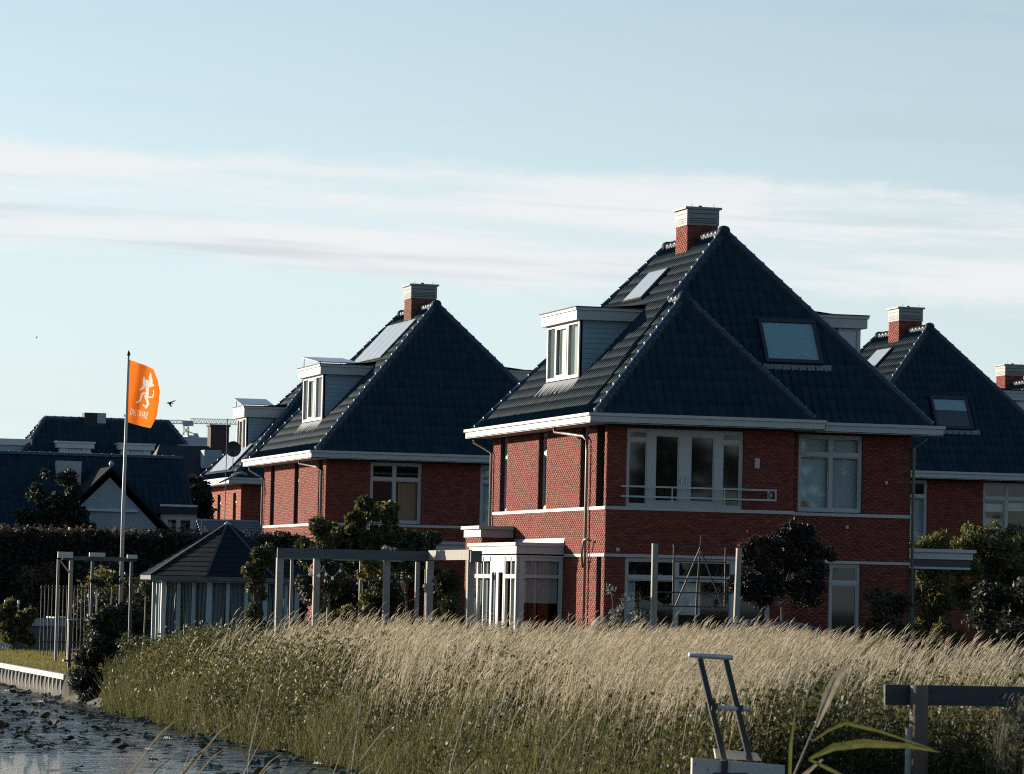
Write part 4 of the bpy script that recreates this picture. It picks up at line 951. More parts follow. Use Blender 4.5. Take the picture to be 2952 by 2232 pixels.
plant('shrub', 'dark rounded shrub by the garden door and carport', 'shrub', (37.2, 102.2, 0), [(0,0,1.2,.95,.8,.75),(-.2,0,1.75,.6,.6,.5)], 36, .3, 5000, .06, 'rust', 45)
plant('rose_bush', 'sparse bush with pale flowers before the wide ground floor window', 'shrub', (28.2, 98.5, 0), [(0,0,1.3,.5,.4,.9),(.9,0,1.2,.6,.4,.7)], 20, .2, 700, .05, 'grey', 46)
for i, (x, y, rx, rz, lb) in enumerate(((45.3,122,1.2,4.5,'sunlit tall bush left, above the carport roof'), (47.7,122.5,1.7,4.8,'sunlit tall bush at right, beside the carport'), (49.9,124,1.6,4.7,'tall bush at the right frame edge, duller than its neighbours'))):
    plant('tall_bush', lb, 'bush', (x, y, 0), [(0,0,rz*.80,rx,rx*.8,rz*.17),(.1,0,rz*.62,rx*1.15,rx,rz*.22),(0,0,rz*.3,rx*1.1,rx,rz*.3)], 110, .30, 12000, .075, 'lime' if i < 2 else 'olive', 50+i, 'tall bushes by the carport', trunk=.07)
plant('dark_bush', 'large dark bush in shade under the sunlit ones by the carport', 'bush', (46.6, 116, 0), [(0,0,1.4,2.2,1.2,1.4),(1.6,0,1.3,1.6,1.0,1.3)], 40, .5, 9000, .09, 'dark', 55, trunk=.06)
# climbers on the pergola and pavilion
plant('climbing_plant', 'leafy climber with lit left edge at the pavilion corner of pergola', 'climber', (14.75, 77.0, 0), [(0,0,1.75,.22,.25,.9),(.12,0,2.45,.25,.25,.3),(.05,0,.9,.25,.25,.6)], 40, .16, 4200, .04, 'mid', 60, extra=(('olive', .35, .6),))
plant('climbing_plant', 'leafy climber hanging over the pergola beam left of the maple', 'climber', (15.9, 76.6, 0), [(0,0,2.95,.22,.25,.3),(.1,0,2.5,.28,.25,.35),(.25,0,1.9,.25,.25,.5)], 34, .15, 2600, .04, 'mid', 61, extra=(('olive', .3, 2.2),))
plant('climbing_plant', 'bushy climber on the post beside the glazed side bay', 'climber', (17.95, 74.3, 0), [(0,0,1.35,.26,.3,.65),(0,0,2.0,.2,.25,.4),(0,0,.8,.3,.3,.5)], 36, .16, 4200, .04, 'mid', 62, extra=(('olive', .15, 1.2),))
plant('vine', 'vine with large yellow leaves between the middle pergola posts', 'climber', (17.05, 77.6, 0), [(0,0,1.6,.35,.3,.4),(-.35,0,1.25,.35,.3,.35),(.2,0,2.2,.35,.3,.3),(-.1,0,.8,.3,.3,.35)], 26, .16, 700, .062, 'yellow', 63)
plant('shrub', 'dark dense shrub under the pergola beam between its posts', 'shrub', (17.0, 78.9, 0), [(0,0,1.1,1.2,.5,.9),(-.4,0,1.9,.7,.45,.5),(.6,0,1.7,.6,.45,.5)], 80, .22, 13000, .045, 'dark', 64)
plant('shrub', 'low dark mound of grass and shrub under the pergola', 'shrub', (16.2, 75.3, 0), [(0,0,.85,.9,.4,.45)], 24, .22, 5000, .04, 'dark', 65)
# bank shrubs at the end of the retaining wall
plant('bank_shrub', 'dark shrub on the bank at the end of the timber wall', 'shrub', (12.42, 82.4, -.55), [(0,0,.75,.42,.6,.8),(.1,.3,1.5,.45,.6,.45),(-.1,-.2,.3,.42,.5,.4)], 70, .2, 13000, .045, 'dark', 70, extra=(('mid', .25, .9),))

# ------------------------------------------------------------------ meadow: stems, blades, herbs
def stems(n, xf, yf, hf, wind, wid, headl, headw, seed, mask, curve=1.0):
    rs = np.random.default_rng(seed); y = yf(rs, n); x = xf(rs, n, y); keep = mask(x, y); x = x[keep]; y = y[keep]; n = len(x)
    z = np.array([gz(a, b_) for a, b_ in zip(x, y)]); h = hf(rs, x, y)
    az_ = rs.normal(wind[0], wind[1], n); dx = np.cos(az_); dy = np.sin(az_); lean = rs.uniform(.05, .26, n)*curve*h
    wa = rs.uniform(0, np.pi, n); wx = np.cos(wa); wy = np.sin(wa)
    lv = np.array([0, .38, .72, 1.0]); bend = lv**1.7
    Vs = []; At = []
    for q, bq, wq in zip(lv, bend, (1.0, .85, .7, .5)):
        px = x+dx*lean*bq; py = y+dy*lean*bq; pz = z+h*q*(1-.03*bq); ww = wid*wq
        Vs.append(np.stack([np.stack([px-wx*ww, py-wy*ww, pz], 1), np.stack([px+wx*ww, py+wy*ww, pz], 1)], 1)); At.append(np.full((n,2), q))
    Vt = np.concatenate(Vs, 1); A = np.concatenate(At, 1)                      # n,8,3
    F = np.array([(0,1,3,2),(2,3,5,4),(4,5,7,6)])
    if headl:
        tip = Vt[:,6:8].mean(1); L_ = headl*rs.uniform(.7, 1.35, n); hd = np.stack([dx*.50, dy*.50, np.full(n, .85)], 1); hd /= np.linalg.norm(hd, axis=1)[:,None]
        droop = np.stack([dx*.72, dy*.72, np.full(n, .62)], 1)
        mid = tip+hd*(L_*.45)[:,None]; end = mid+droop*(L_*.5)[:,None]
        hw = headw*rs.uniform(.6, 1.3, n)
        s1 = np.stack([-dy, dx, np.zeros(n)], 1); s2 = np.cross(hd, s1)
        for s in (s1, s2):
            s = s/np.linalg.norm(s, axis=1)[:,None]
            Vt = np.concatenate([Vt, np.stack([tip, mid-s*hw[:,None], end, mid+s*hw[:,None]], 1)], 1); A = np.concatenate([A, np.full((n,4), 1.0)], 1)
        F = np.concatenate([F, [(8,9,10,11), (12,13,14,15)]])
    k_ = Vt.shape[1]
    return Vt.reshape(-1,3), (F[None]+k_*np.arange(n)[:,None,None]).reshape(-1,4), A.ravel()
def bk(y): return 11.2+.85*np.clip((y-40)/18, 0, 1)
def far_edge(x): return np.minimum(72.5+np.clip(x-18, 0, 30)*.95, 84)
def in_view(x, y): a = np.degrees(np.arctan2(x, y)); return (a > 8.7) & (a < 22.6) & ~((y < 38.4) & (x < 14.7)) & ~((a > 19.8) & (y > 64))
def xr(rs, n, y): lo = np.maximum(bk(y)+.15, .115*y); hi = .416*y; return lo+(hi-lo)*rs.random(n)
def ydist(a, b, p=1.0): return lambda rs, n: a+(b-a)*rs.random(n)**p
def patch(x, y): return .5+.5*np.sin(x*.9+1.3*np.sin(y*.31))*np.cos(y*.27+.6*np.sin(x*.7))
def m_straw(x, y):
    # the pale grass fills the middle; thins out into herbs at the bank, the left end and far right
    r_ = np.random.default_rng(int(len(x)) % 9973).random(len(x))
    dens = np.clip((x-bk(y)-.4)/1.5, .06, 1)*np.where(y < 62, np.clip((.340-x/y)/.03+.1, .08, 1), np.clip((.365-x/y)/.03, .30, 1))*np.clip((y-38)/7, .15, 1)*(.35+.65*patch(x*1.7+3, y*1.3))*np.clip((72-y)/6+np.clip((x-15)/2, 0, 2), .15, 1)
    return in_view(x, y) & (y < far_edge(x)) & (r_ < dens)
hs = lambda rs, x, y: (rs.normal(.90, .15, len(x))*(1+.24*(patch(x, y)-.5))+.03)*(1-.17*np.clip((x-19)/9, 0, 1))
Vs, Fs, As = stems(190000, xr, ydist(27, 88, .8), hs, (-.25, .6), .0036, .20, .0058, 101, m_straw)
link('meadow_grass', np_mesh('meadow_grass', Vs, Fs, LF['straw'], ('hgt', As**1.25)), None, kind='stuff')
Vs, Fs, As = stems(26000, lambda rs, n, y: 12.32+4.8*rs.random(n), ydist(86.6, 113.4), lambda rs, x, y: rs.uniform(.04, .09, len(x)), (0, 2), .006, 0, 0, 110, lambda x, y: np.degrees(np.arctan2(x, y)) > 6.6)
link('lawn_grass', np_mesh('lawn_grass', Vs, Fs, LF['lawn'], ('hgt', As)), None, kind='stuff')
# a few taller plumes that stand above the rest
def m_tall(x, y): return in_view(x, y) & (y < far_edge(x)-.2)
Vs, Fs, As = stems(5200, xr, ydist(40, 88, .5), lambda rs, x, y: rs.normal(1.13, .12, len(x))*(1-.15*np.clip((x-19)/9, 0, 1)), (-.3, .35), .0042, .25, .0085, 102, m_tall, 1.7)
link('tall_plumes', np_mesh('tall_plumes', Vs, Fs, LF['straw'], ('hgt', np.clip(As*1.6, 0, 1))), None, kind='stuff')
# green blades on the bank
def xb(rs, n, y): return bk(y)-.30+2.7*rs.random(n)**1.5
def m_bank(x, y): return in_view(x, y) & (y < 84)
Vs, Fs, As = stems(46000, xb, ydist(30, 84, .9), lambda rs, x, y: rs.uniform(.25, .85, len(x))*(.55+.75*patch(x*2, y*1.7)), (-.1, 1.3), .005, 0, 0, 103, m_bank, 2.2)
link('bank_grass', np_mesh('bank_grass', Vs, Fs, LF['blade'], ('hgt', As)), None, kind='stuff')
def herbs(n, xf, yf, hf, size, seed, mask, leaves=13):
    rs = np.random.default_rng(seed); y = yf(rs, n); x = xf(rs, n, y); keep = mask(x, y); x = x[keep]; y = y[keep]; n = len(x)
    z = np.array([gz(a, b_) for a, b_ in zip(x, y)]); h = hf(rs, x, y)
    t_ = rs.random((n, leaves)); sp = .06+.09*(1-t_)*rs.random((n, leaves)); a = rs.uniform(0, 6.28, (n, leaves))
    P = np.stack([x[:,None]+np.cos(a)*sp+t_*.12*h[:,None], y[:,None]+np.sin(a)*sp, z[:,None]+h[:,None]*(.15+.85*t_)], 2).reshape(-1,3)
    return leaf_quads(P, size, rs, .25)
def xh(rs, n, y): return bk(y)-.22+2.4*rs.random(n)**1.2
def m_herb(x, y): r_ = np.random.default_rng(len(x)).random(len(x)); return in_view(x, y) & (y < 86) & (r_ < .25+.9*patch(x*1.6, y*.9))
V, F = herbs(9500, xh, ydist(34, 86, .9), lambda rs, x, y: rs.uniform(.3, .75, len(x))+.45*patch(x*1.6, y*.9)**2, .034, 104, m_herb)
link('bank_herbs', np_mesh('bank_herbs', V, F, LF['herb']), None, kind='stuff')
def m_dark(x, y): r_ = np.random.default_rng(len(x)+3).random(len(x)); return in_view(x, y) & (y < 85) & (r_ < np.clip(1.6*np.sin(x*2.1+y*.55)*np.cos(y*.41-x)-.35, 0, 1))
V, F = herbs(9000, xh, ydist(36, 85, .9), lambda rs, x, y: rs.uniform(.35, .9, len(x)), .032, 114, m_dark, 16)
link('dark_weeds', np_mesh('dark_weeds', V, F, LF['weed']), None, kind='stuff')
def m_sprig(x, y): r_ = np.random.default_rng(len(x)+5).random(len(x)); return in_view(x, y) & (y < far_edge(x)-3) & (r_ < np.clip(1.5*np.sin(x*1.3+y*.33+1)*np.sin(y*.5-x*.8)-.55, 0, 1))
V, F = herbs(5000, lambda rs, n, y: bk(y)+1.2+6*rs.random(n)**1.4, ydist(42, 74), lambda rs, x, y: rs.uniform(.75, 1.12, len(x)), .03, 115, m_sprig, 16)
link('meadow_weeds', np_mesh('meadow_weeds', V, F, LF['herb']), None, kind='stuff')
def x_l(rs, n, y): return 12.2+4.2*rs.random(n)
V, F = herbs(5200, x_l, ydist(60, 78), lambda rs, x, y: rs.uniform(.6, 1.0, len(x))+.35*patch(x*2, y*1.3), .036, 105, in_view)
link('nettle_patch', np_mesh('nettle_patch', V, F, LF['olive']), None, kind='stuff')
def x_r(rs, n, y): return y*.415-.09*y*rs.random(n)**1.2
V, F = herbs(9000, x_r, ydist(36, 64), lambda rs, x, y: rs.uniform(.5, 1.0, len(x)), .034, 106, lambda x, y: in_view(x, y) & (x > 12))
link('weed_patch', np_mesh('weed_patch', V, F, LF['olive']), None, kind='stuff')
# weeds round the sluice and the fence
V, F = herbs(1500, lambda rs, n, y: 11.9+4.0*rs.random(n), ydist(38.6, 44), lambda rs, x, y: rs.uniform(.35, .75, len(x)), .03, 107, in_view)
link('fence_weeds', np_mesh('fence_weeds', V, F, LF['herb']), None, kind='stuff')
Vs, Fs, As = stems(5200, lambda rs, n, y: 14.72+1.3*rs.random(n)**.8, ydist(35.6, 37.9), lambda rs, x, y: rs.uniform(.45, .92, len(x)), (-.1, .8), .0022, .10, .005, 108, in_view)
link('dry_stalks', np_mesh('dry_stalks', Vs, Fs, LF['greystraw'], ('hgt', As)), None, kind='stuff')
# leaning weed stalk with yellow flowers at right
plant('mullein', 'tall leaning weed with pale yellow flowers near right edge', 'plant', (20.9, 56.0, 0), [(.0,0,1.0,.14,.12,.35),(.12,0,1.35,.10,.1,.25)], 16, .09, 900, .022, 'yellow', 75)

# bramble arching out of the grass
def bramble():
    t_ = thing('bramble', 'dark bramble with arching shoots in the middle of the pale grass', 'bramble', (14.1, 56, 0))
    rs = np.random.default_rng(76)
    cl = sub_clumps((0.05,0,1.0,.33,.3,.16), 12, .1, rs)+sub_clumps((-.75,0,.62,.5,.3,.08), 9, .07, rs)+sub_clumps((-.2,0,.75,.3,.3,.2), 8, .1, rs)
    foliage('foliage', cl, 1100, .042, LF['dark'], t_, 76)
    m = MB()
    for a in ((-.95,.58),(-.5,.75),(.1,1.15),(.4,1.0),(-.15,1.1)): m.tube([(-.05,0,.0),(a[0]*.35,.0,a[1]*.85),(a[0]*.75,0,a[1]),(a[0],0,a[1]*.93)], [.009,.008,.006,.003], 5)
    m.obj('shoots', MT['stem'], t_)
bramble()
plant('thistle', 'dark leafy weed standing in the pale grass right of the bramble', 'plant', (14.55, 46.5, 0), [(0,0,.75,.3,.2,.3)], 14, .1, 420, .035, 'mid', 77)

# belt of trees across the road behind the viewer, seen mirrored in the house windows
rs = np.random.default_rng(97); cl = []
for x in np.arange(-190, 150, 5.0):
    hh = 15+2.2*math.sin(x*.07)+1.5*math.sin(x*.23+1)+rs.normal(0, .8)
    for q in range(3): cl.append((x+rs.normal(0,1.5), -95+rs.normal(0,2), hh*(.3+.27*q), 4.2, 3, hh*.22))
P = blob_pts(cl, 26000, rs, .2); V, F = leaf_quads(P, .75, rs); link('far_wood', np_mesh('far_wood', V, F, LF['dark']), None, kind='stuff')

# ------------------------------------------------------------------ water lilies
rs = np.random.default_rng(80); pv = []; pf = []
n = 0
while n < 3600:
    y = 47+52*rs.random()**.8; x = 5.6+6.6*rs.random()
    if x > (12.15 if y > 85 else bank(y)-.05) or math.degrees(math.atan2(x, y)) < 6.5: continue
    if y < 58 and x < 7.9+.03*y and rs.random() < .93: continue
    if math.sin(x*2.3+y*.8)+math.sin(y*1.1-x) < -.5 and rs.random() < .8: continue
    r_ = rs.uniform(.05, .12); b = len(pv); K = 9; a0 = rs.uniform(0, 6.28); tl = rs.random() < .10
    tx, ty = (rs.normal(0, .30, 2) if tl else rs.normal(0, .03, 2)); zz = -.592+(rs.uniform(.01, .05) if tl else rs.uniform(0, .012))
    for k_ in range(K):
        a = a0+k_*(6.0/ (K-1)); cx, cy = r_*math.cos(a), r_*math.sin(a)
        pv.append((x+cx, y+cy, max(-.597, zz+cx*tx+cy*ty+(.02*math.sin(3*a) if tl else 0))))
    pv.append((x, y, zz+.004))
    for k_ in range(K-1): pf.append((b+k_, b+k_+1, b+K))
    n += 1
me = bpy.data.meshes.new('lily_pads'); me.from_pydata(pv, [], pf); me.materials.append(LF['pad']); link('lily_pads', me, None, kind='stuff')
for i, (x, y, lb) in enumerate(((11.05,80.5,'white water lily nearest the timber wall'), (9.6,58.2,'white water lily among pads, left of the tall reed stem'), (10.6,62.5,'white water lily in open pads below the bank'),
        (10.4,50.3,'white water lily close to the bank grass'), (11.3,54.2,'white water lily beside the bank stems'), (11.3,87.8,'white water lily at the far left edge'), (9.0,46.8,'white water lily at the bottom of the picture'))):
    t_ = thing('water_lily', lb, 'flower', (x, y, -.57), 'white water lilies')
    m = MB()
    for ring, (nn, r_, h_) in enumerate(((8, .085, .045), (6, .055, .075))):
        for k_ in range(nn):
            a = 6.283*k_/nn+ring*.3; c, s = math.cos(a), math.sin(a); w_ = .024
            m.quad((0,0,.005), (c*r_*.55-s*w_, s*r_*.55+c*w_, h_*.6), (c*r_, s*r_, h_), (c*r_*.55+s*w_, s*r_*.55-c*w_, h_*.6))
    m.obj('petals', MT['petal'], t_); MB().lathe((0,0,.01), [(.018,0),(.015,.03),(.004,.04)], 7).obj('heart', LF['yellow'], t_)

# ------------------------------------------------------------------ pergolas
def pergola_right():
    t_ = thing('pergola', 'long pergola of weathered posts and dark beam before the second house', 'pergola', (17.9, 75.5, 0))
    zt = 2.64
    MB().box(-3.05, .06, -.03, .03, zt-.19, zt).obj('beam', MT['wood_dark'], t_)  # shade on the front beam put into a darker wood than the sunlit beam
    MB().box(-.07, -.01, -3.3, -.03, zt-.17, zt+.02).obj('beam', MT['wood_grey'], t_)
    MB().box(-3.0, -.07, 2.2, 2.26, zt-.2, zt-.03).obj('beam', MT['wood_grey'], t_)
    MB().box(-.05, .16, -3.4, -3.3, zt-.21, zt).obj('beam', MT['wood_dark'], t_)  # shaded beam end, darkened by its wood colour too
    for x, y, w_ in ((-2.98,0,.13),(-2.25,.045,.12),(-.86,.045,.12),(.0,.05,.13),(.0,-3.25,.13),(-2.3,2.23,.06),(-.9,2.23,.06),(-1.55,2.23,.05),(.25,2.2,.08)):
        MB().box(x-w_/2, x+w_/2, y+.0, y+w_, -.1, zt-.19 if y > -1 else zt-.17).obj('post', MT['wood_grey'], t_)
    MB().tube([(-.08,.1,-.1),(-.09,.1,2.3)], .012, 6).obj('wire', MT['steel'], t_)
    # string of bulbs
    s = thing('string_lights', 'drooping string of pale bulbs hung under the left pergola beam', 'lights', (15.35, 75.2, 0))
    pts = []
    for q, nx, dp in ((0,.35,.24),(1,.3,.2)):
        for i in range(9): f = i/8; pts.append((q*.36+.36*f, 0, 2.38-.12*q-dp*4*f*(1-f)+(.1*f if q else -.05*f)))
    MB().tube(pts, .006, 5).obj('cable', MT['whitedull'], s)
    for i in (2, 6, 10, 13, 16):
        p = pts[i]; MB().lathe((p[0], p[1], p[2]-.075), [(.006,0),(.024,.02),(.024,.045),(.01,.07)], 7).obj('bulb', MT['bulb'], s)
pergola_right()
def pergola_left():
    t_ = thing('pergola', 'small pergola with pale crossbeam ends over the lawn left of flagpole', 'pergola', (13.9, 98, 0))
    MB().box(-.12, .25, -.05, .05, 2.48, 2.63).obj('crossbeam', MT['wood_pale'], t_); MB().box(.66, 1.05, -.05, .05, 2.53, 2.63).obj('crossbeam', MT['wood_pale'], t_)
    MB().box(1.6, 1.85, -.05, .05, 2.5, 2.6).obj('crossbeam', MT['wood_pale'], t_)
    MB().box(.0, 1.85, .06, .12, 2.43, 2.53).obj('beam', MT['wood_dark'], t_)
    for x, w_, m in ((.22,.09,'wood_grey'),(-.1,.06,'wood_grey'),(1.72,.07,'wood_dark'),(.75,.07,'wood_dark')):
        MB().box(x-w_/2, x+w_/2, -.02, w_, -.15, 2.44).obj('post', MT[m], t_)
    MB().beam((.2,.02,2.1), (-.05,.02,2.42), .03, .03).obj('brace', MT['wood_grey'], t_)
pergola_left()

# ------------------------------------------------------------------ garden pavilion
def pavilion():
    cx, cy = 17.44, 95.0; A0 = R(10.4)
    t_ = thing('garden_pavilion', 'octagonal garden pavilion with dark pointed roof and curtained sides', 'pavilion', (cx, cy, 0))
    tw = (-math.sin(A0), -math.cos(A0)); ri = (math.cos(A0), -math.sin(A0))
    def P(k_, r_, z): f = R(-12.5+45*k_); return (r_*(math.cos(f)*tw[0]+math.sin(f)*ri[0]), r_*(math.cos(f)*tw[1]+math.sin(f)*ri[1]), z)
    rb = MB()
    for k_ in range(8): rb.poly([P(k_, 2.1, 2.09), P(k_+1, 2.1, 2.09), (0, 0, 3.36)])
    rb.poly([P(k_, 2.1, 2.08) for k_ in range(8)][::-1]); rf = rb.obj('roof', MT['shingle'], t_)
    # courses of felt shingles
    sm = MB()
    for k_ in range(8):
        for j in range(11):
            f0 = j/11; f1 = (j+1)/11-.003; z0 = 2.10+1.26*f0; z1 = 2.10+1.26*f1
            a, b = P(k_, 2.12*(1-f0)+.012, z0+.012), P(k_+1, 2.12*(1-f0)+.012, z0+.012); c, d = P(k_+1, 2.1*(1-f1)+.01, z1+.004), P(k_, 2.1*(1-f1)+.01, z1+.004)
            sm.quad(a, b, c, d); sm.quad(P(k_, 2.12*(1-f0)+.012, z0+.004), P(k_+1, 2.12*(1-f0)+.012, z0+.004), b, a)
    sm.obj('shingles', MT['shingle'], rf)
    for k_ in range(8):
        MB().beam(P(k_, 2.13, 2.12), (0, 0, 3.40), .05, .025).obj('hip_strip', MT['felt'], rf)
        MB().beam(P(k_, 2.1, 2.045), P(k_+1, 2.1, 2.045), .03, .10).obj('fascia', MT['wood_dark'], t_)
        x, y, z = P(k_, 1.75, 0); MB().box(x-.055, x+.055, y-.055, y+.055, -.15, 2.06).obj('post', MT['render'] if k_ not in (7,) else MT['whitedull'], t_)
        a = Vector(P(k_, 1.74, 0)); b = Vector(P(k_+1, 1.74, 0)); d = (b-a)
        for f in (.33, .66): q = a+d*f; MB().box(q.x-.04, q.x+.04, q.y-.04, q.y+.04, -.15, 2.06).obj('post', MT['render'], t_)
        MB().beam(a+Vector((0,0,2.0)), b+Vector((0,0,2.0)), .06, .1).obj('rail', MT['render'], t_)
        c = MB(); nn = 7   # tied curtain: two swags per side
        for (fa, fb, ft) in ((.03, .32, 0), (.36, .64, 1), (.68, .97, 0)):
            for i in range(nn):
                u_, v_ = fa+(fb-fa)*i/nn, fa+(fb-fa)*(i+1)/nn; off = .05+.03*(i % 2)
                lo_ = .9 if not ft else 1.2
                q0 = a+d*u_; q1 = a+d*v_; ctr = a+d*((fa if ft == 0 else fb))
                m0 = q0*.55+ctr*.45; m1 = q1*.55+ctr*.45; inn = -(a+b).normalized()*off
                c.quad(tuple(m0+inn+Vector((0,0,0))), tuple(m1+inn), tuple(q1+inn+Vector((0,0,1.95))), tuple(q0+inn+Vector((0,0,1.95))))
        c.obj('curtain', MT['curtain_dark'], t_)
    MB().lathe((0,0,3.34), [(.10,0),(.07,.05),(.012,.10)], 8).obj('finial', MT['zinc'], t_)
pavilion()
# louvred shed roof behind it
def shed():
    t_ = thing('shed', 'grey shed with boarded sloping roof behind the pavilion peak', 'shed', (22.1, 125, 0))
    MB().box(0.1, 1.95, .3, 2.6, -.1, 3.3).obj('wall', MT['wood_dark'], t_)
    for i in range(7):
        f = i/7; MB().hexa([(.05,-.1+f*1.3,3.32+f*.68),(2.1,-.1+f*1.3,3.32+f*.68),(2.1,.10+f*1.3,3.30+f*.68),(.05,.10+f*1.3,3.30+f*.68),(.05,-.1+f*1.3,3.36+f*.68),(2.1,-.1+f*1.3,3.36+f*.68),(2.05,.12+f*1.3,3.42+f*.68),(.1,.12+f*1.3,3.42+f*.68)]).obj('plank', MT['zinc'] if i == 9 else MT['render_d'], t_)
    for a, b in (((0,-.1,3.0),(0,-.1,3.98)), ((.17,-.1,3.0),(.12,-.1,3.98)), ((.0,-.1,3.05),(.14,-.1,3.9))): MB().beam(a, b, .03, .03).obj('frame_bar', MT['white'], t_)
MT['render_d'] = mat('grey_board', (0.09,0.11,0.12), 0.8, ((1,12,1), .5, (0.06,0.07,0.08)))
shed()

# ------------------------------------------------------------------ flag
def flag():
    t_ = thing('flagpole', 'white flagpole with dark pointed finial behind the pergola', 'flagpole', (17.57, 112, 0))
    MB().tube([(0,0,-.1),(.0,0,4.2),(.03,0,8.28)], [.062,.055,.03], 10).obj('pole', MT['white'], t_, True)
    MB().lathe((.03,0,8.27), [(.03,0),(.018,.03),(.055,.09),(.05,.13),(.012,.2),(.0,.22)], 10).obj('finial', MT['black'], t_, True)
    MB().tube([(-.05,0,6.6),(-.05,-.01,6.66)], .02, 6).obj('cleat', MT['steel'], t_)
    fx0 = .045
    RE = [(.76,7.96),(.90,7.66),(.955,7.33),(.93,6.98),(.89,6.62),(.74,6.30)]
    def right(v): q = v*(len(RE)-1); i = min(int(q), len(RE)-2); f = q-i; return tuple(RE[i][j]*(1-f)+RE[i+1][j]*f for j in (0, 1))
    def wave(x, z): return .07*math.sin((x-.05)*7.5+(8.2-z)*1.4)*min(1, (x-fx0)*3+.05)+.05*math.sin((x*3.2-z*4.1))*(x-fx0)
    nu, nv = 84, 170
    UU, VV = np.meshgrid(np.linspace(0, 1, nu+1), np.linspace(0, 1, nv+1))
    RX = np.interp(VV, np.linspace(0, 1, len(RE)), [q[0] for q in RE]); RZ = np.interp(VV, np.linspace(0, 1, len(RE)), [q[1] for q in RE])
    GX = fx0*(1-UU)+RX*UU; GZ = (8.22-1.77*VV)*(1-UU)+RZ*UU+.02*np.sin(UU*3.14)*(1-2*VV)
    GY = .07*np.sin((GX-.05)*7.5+(8.2-GZ)*1.4)*np.minimum(1, (GX-fx0)*3+.05)+.05*np.sin(GX*3.2-GZ*4.1)*(GX-fx0)
    P3 = np.stack([GX, GY, GZ], 2).reshape(-1, 3)
    ii, jj = np.meshgrid(np.arange(nu), np.arange(nv)); aa = (jj*(nu+1)+ii).ravel(); FF = np.stack([aa, aa+1, aa+nu+2, aa+nu+1], 1)
    C_ = P3[FF].mean(1); ca = 290+(C_[:,0]+17.57-17.61)/.001565; cb = 330+(8.22-C_[:,2])/.001640     # crop pixels of each cell
    st_ = [([(575,630),(568,690),(585,760),(560,810),(510,845)],[20,26,34,30,22]), ([(610,690),(650,720),(700,740),(750,765)],[44,66,66,26]), ([(690,565),(690,620),(700,690),(690,760)],[24,44,62,64]),
        ([(640,740),(635,830),(640,900),(630,970)],[56,48,44,52]), ([(600,900),(545,915),(525,970),(510,1040),(450,1070)],[26,28,26,24,24]), ([(610,960),(640,1030),(660,1090),(620,1150),(565,1110)],[48,40,34,30,22]),
        ([(650,960),(700,975),(745,960),(762,900),(757,850)],[22,18,16,16,12])]
    lion = np.zeros(len(FF), bool)
    for pts, wd_ in st_:
        for i in range(len(pts)-1):
            ax, ay = pts[i]; dx_, dy_ = pts[i+1][0]-ax, pts[i+1][1]-ay; f = np.clip(((ca-ax)*dx_+(cb-ay)*dy_)/(dx_*dx_+dy_*dy_), 0, 1)
            lion |= np.hypot(ca-ax-dx_*f, cb-ay-dy_*f) < .60*(wd_[i]*(1-f)+wd_[i+1]*f)
    cu = bpy.data.curves.new('lettering', 'FONT'); cu.body = 'ONS ORANJE'; cu.size = 1; cu.space_character = 1.12; tmp = bpy.data.objects.new('tmp', cu); col.objects.link(tmp)
    dg = bpy.context.evaluated_depsgraph_get(); me = bpy.data.meshes.new_from_object(tmp.evaluated_get(dg)); bpy.data.objects.remove(tmp)
    tv = np.array([v.co[:2] for v in me.vertices]); me.calc_loop_triangles(); tt = np.array([t.vertices[:] for t in me.loop_triangles])
    tv[:,0] = (tv[:,0]-tv[:,0].min())/(tv[:,0].max()-tv[:,0].min()); tv[:,1] /= tv[:,1].max()
    lu = (ca-335)/(655-335); lh = (1285+lu*62-cb)/118; lu = lu-.05*lh; txt = np.zeros(len(FF), bool); near = (lu > -.02) & (lu < 1.02) & (lh > -.05) & (lh < 1.05); nd = np.where(near)[0]
    for tri in tt:
        p, q, r_ = tv[tri]; X_, Y_ = lu[nd], lh[nd]
        c1 = (q[0]-p[0])*(Y_-p[1])-(q[1]-p[1])*(X_-p[0]); c2 = (r_[0]-q[0])*(Y_-q[1])-(r_[1]-q[1])*(X_-q[0]); c3 = (p[0]-r_[0])*(Y_-r_[1])-(p[1]-r_[1])*(X_-r_[0])
        txt[nd[((c1 >= 0) & (c2 >= 0) & (c3 >= 0)) | ((c1 <= 0) & (c2 <= 0) & (c3 <= 0))]] = True
    def piece(nm, sel, m_, par=None):
        ids, inv = np.unique(FF[sel], return_inverse=True); me_ = np_mesh(nm, P3[ids], inv.reshape(-1, 4), m_); me_.polygons.foreach_set('use_smooth', [True]*len(me_.polygons)); return link(nm, me_, par)
    fo = piece('flag', ~(lion | txt), MT['orange']); fo.location = (17.57, 112, 0); tag(fo, 'orange flag with pale lion and lettering flying from the white pole', 'flag')
    piece('lion_emblem', lion & ~txt, MT['print_w'], fo); piece('lettering', txt, MT['print_w'], fo)
flag()

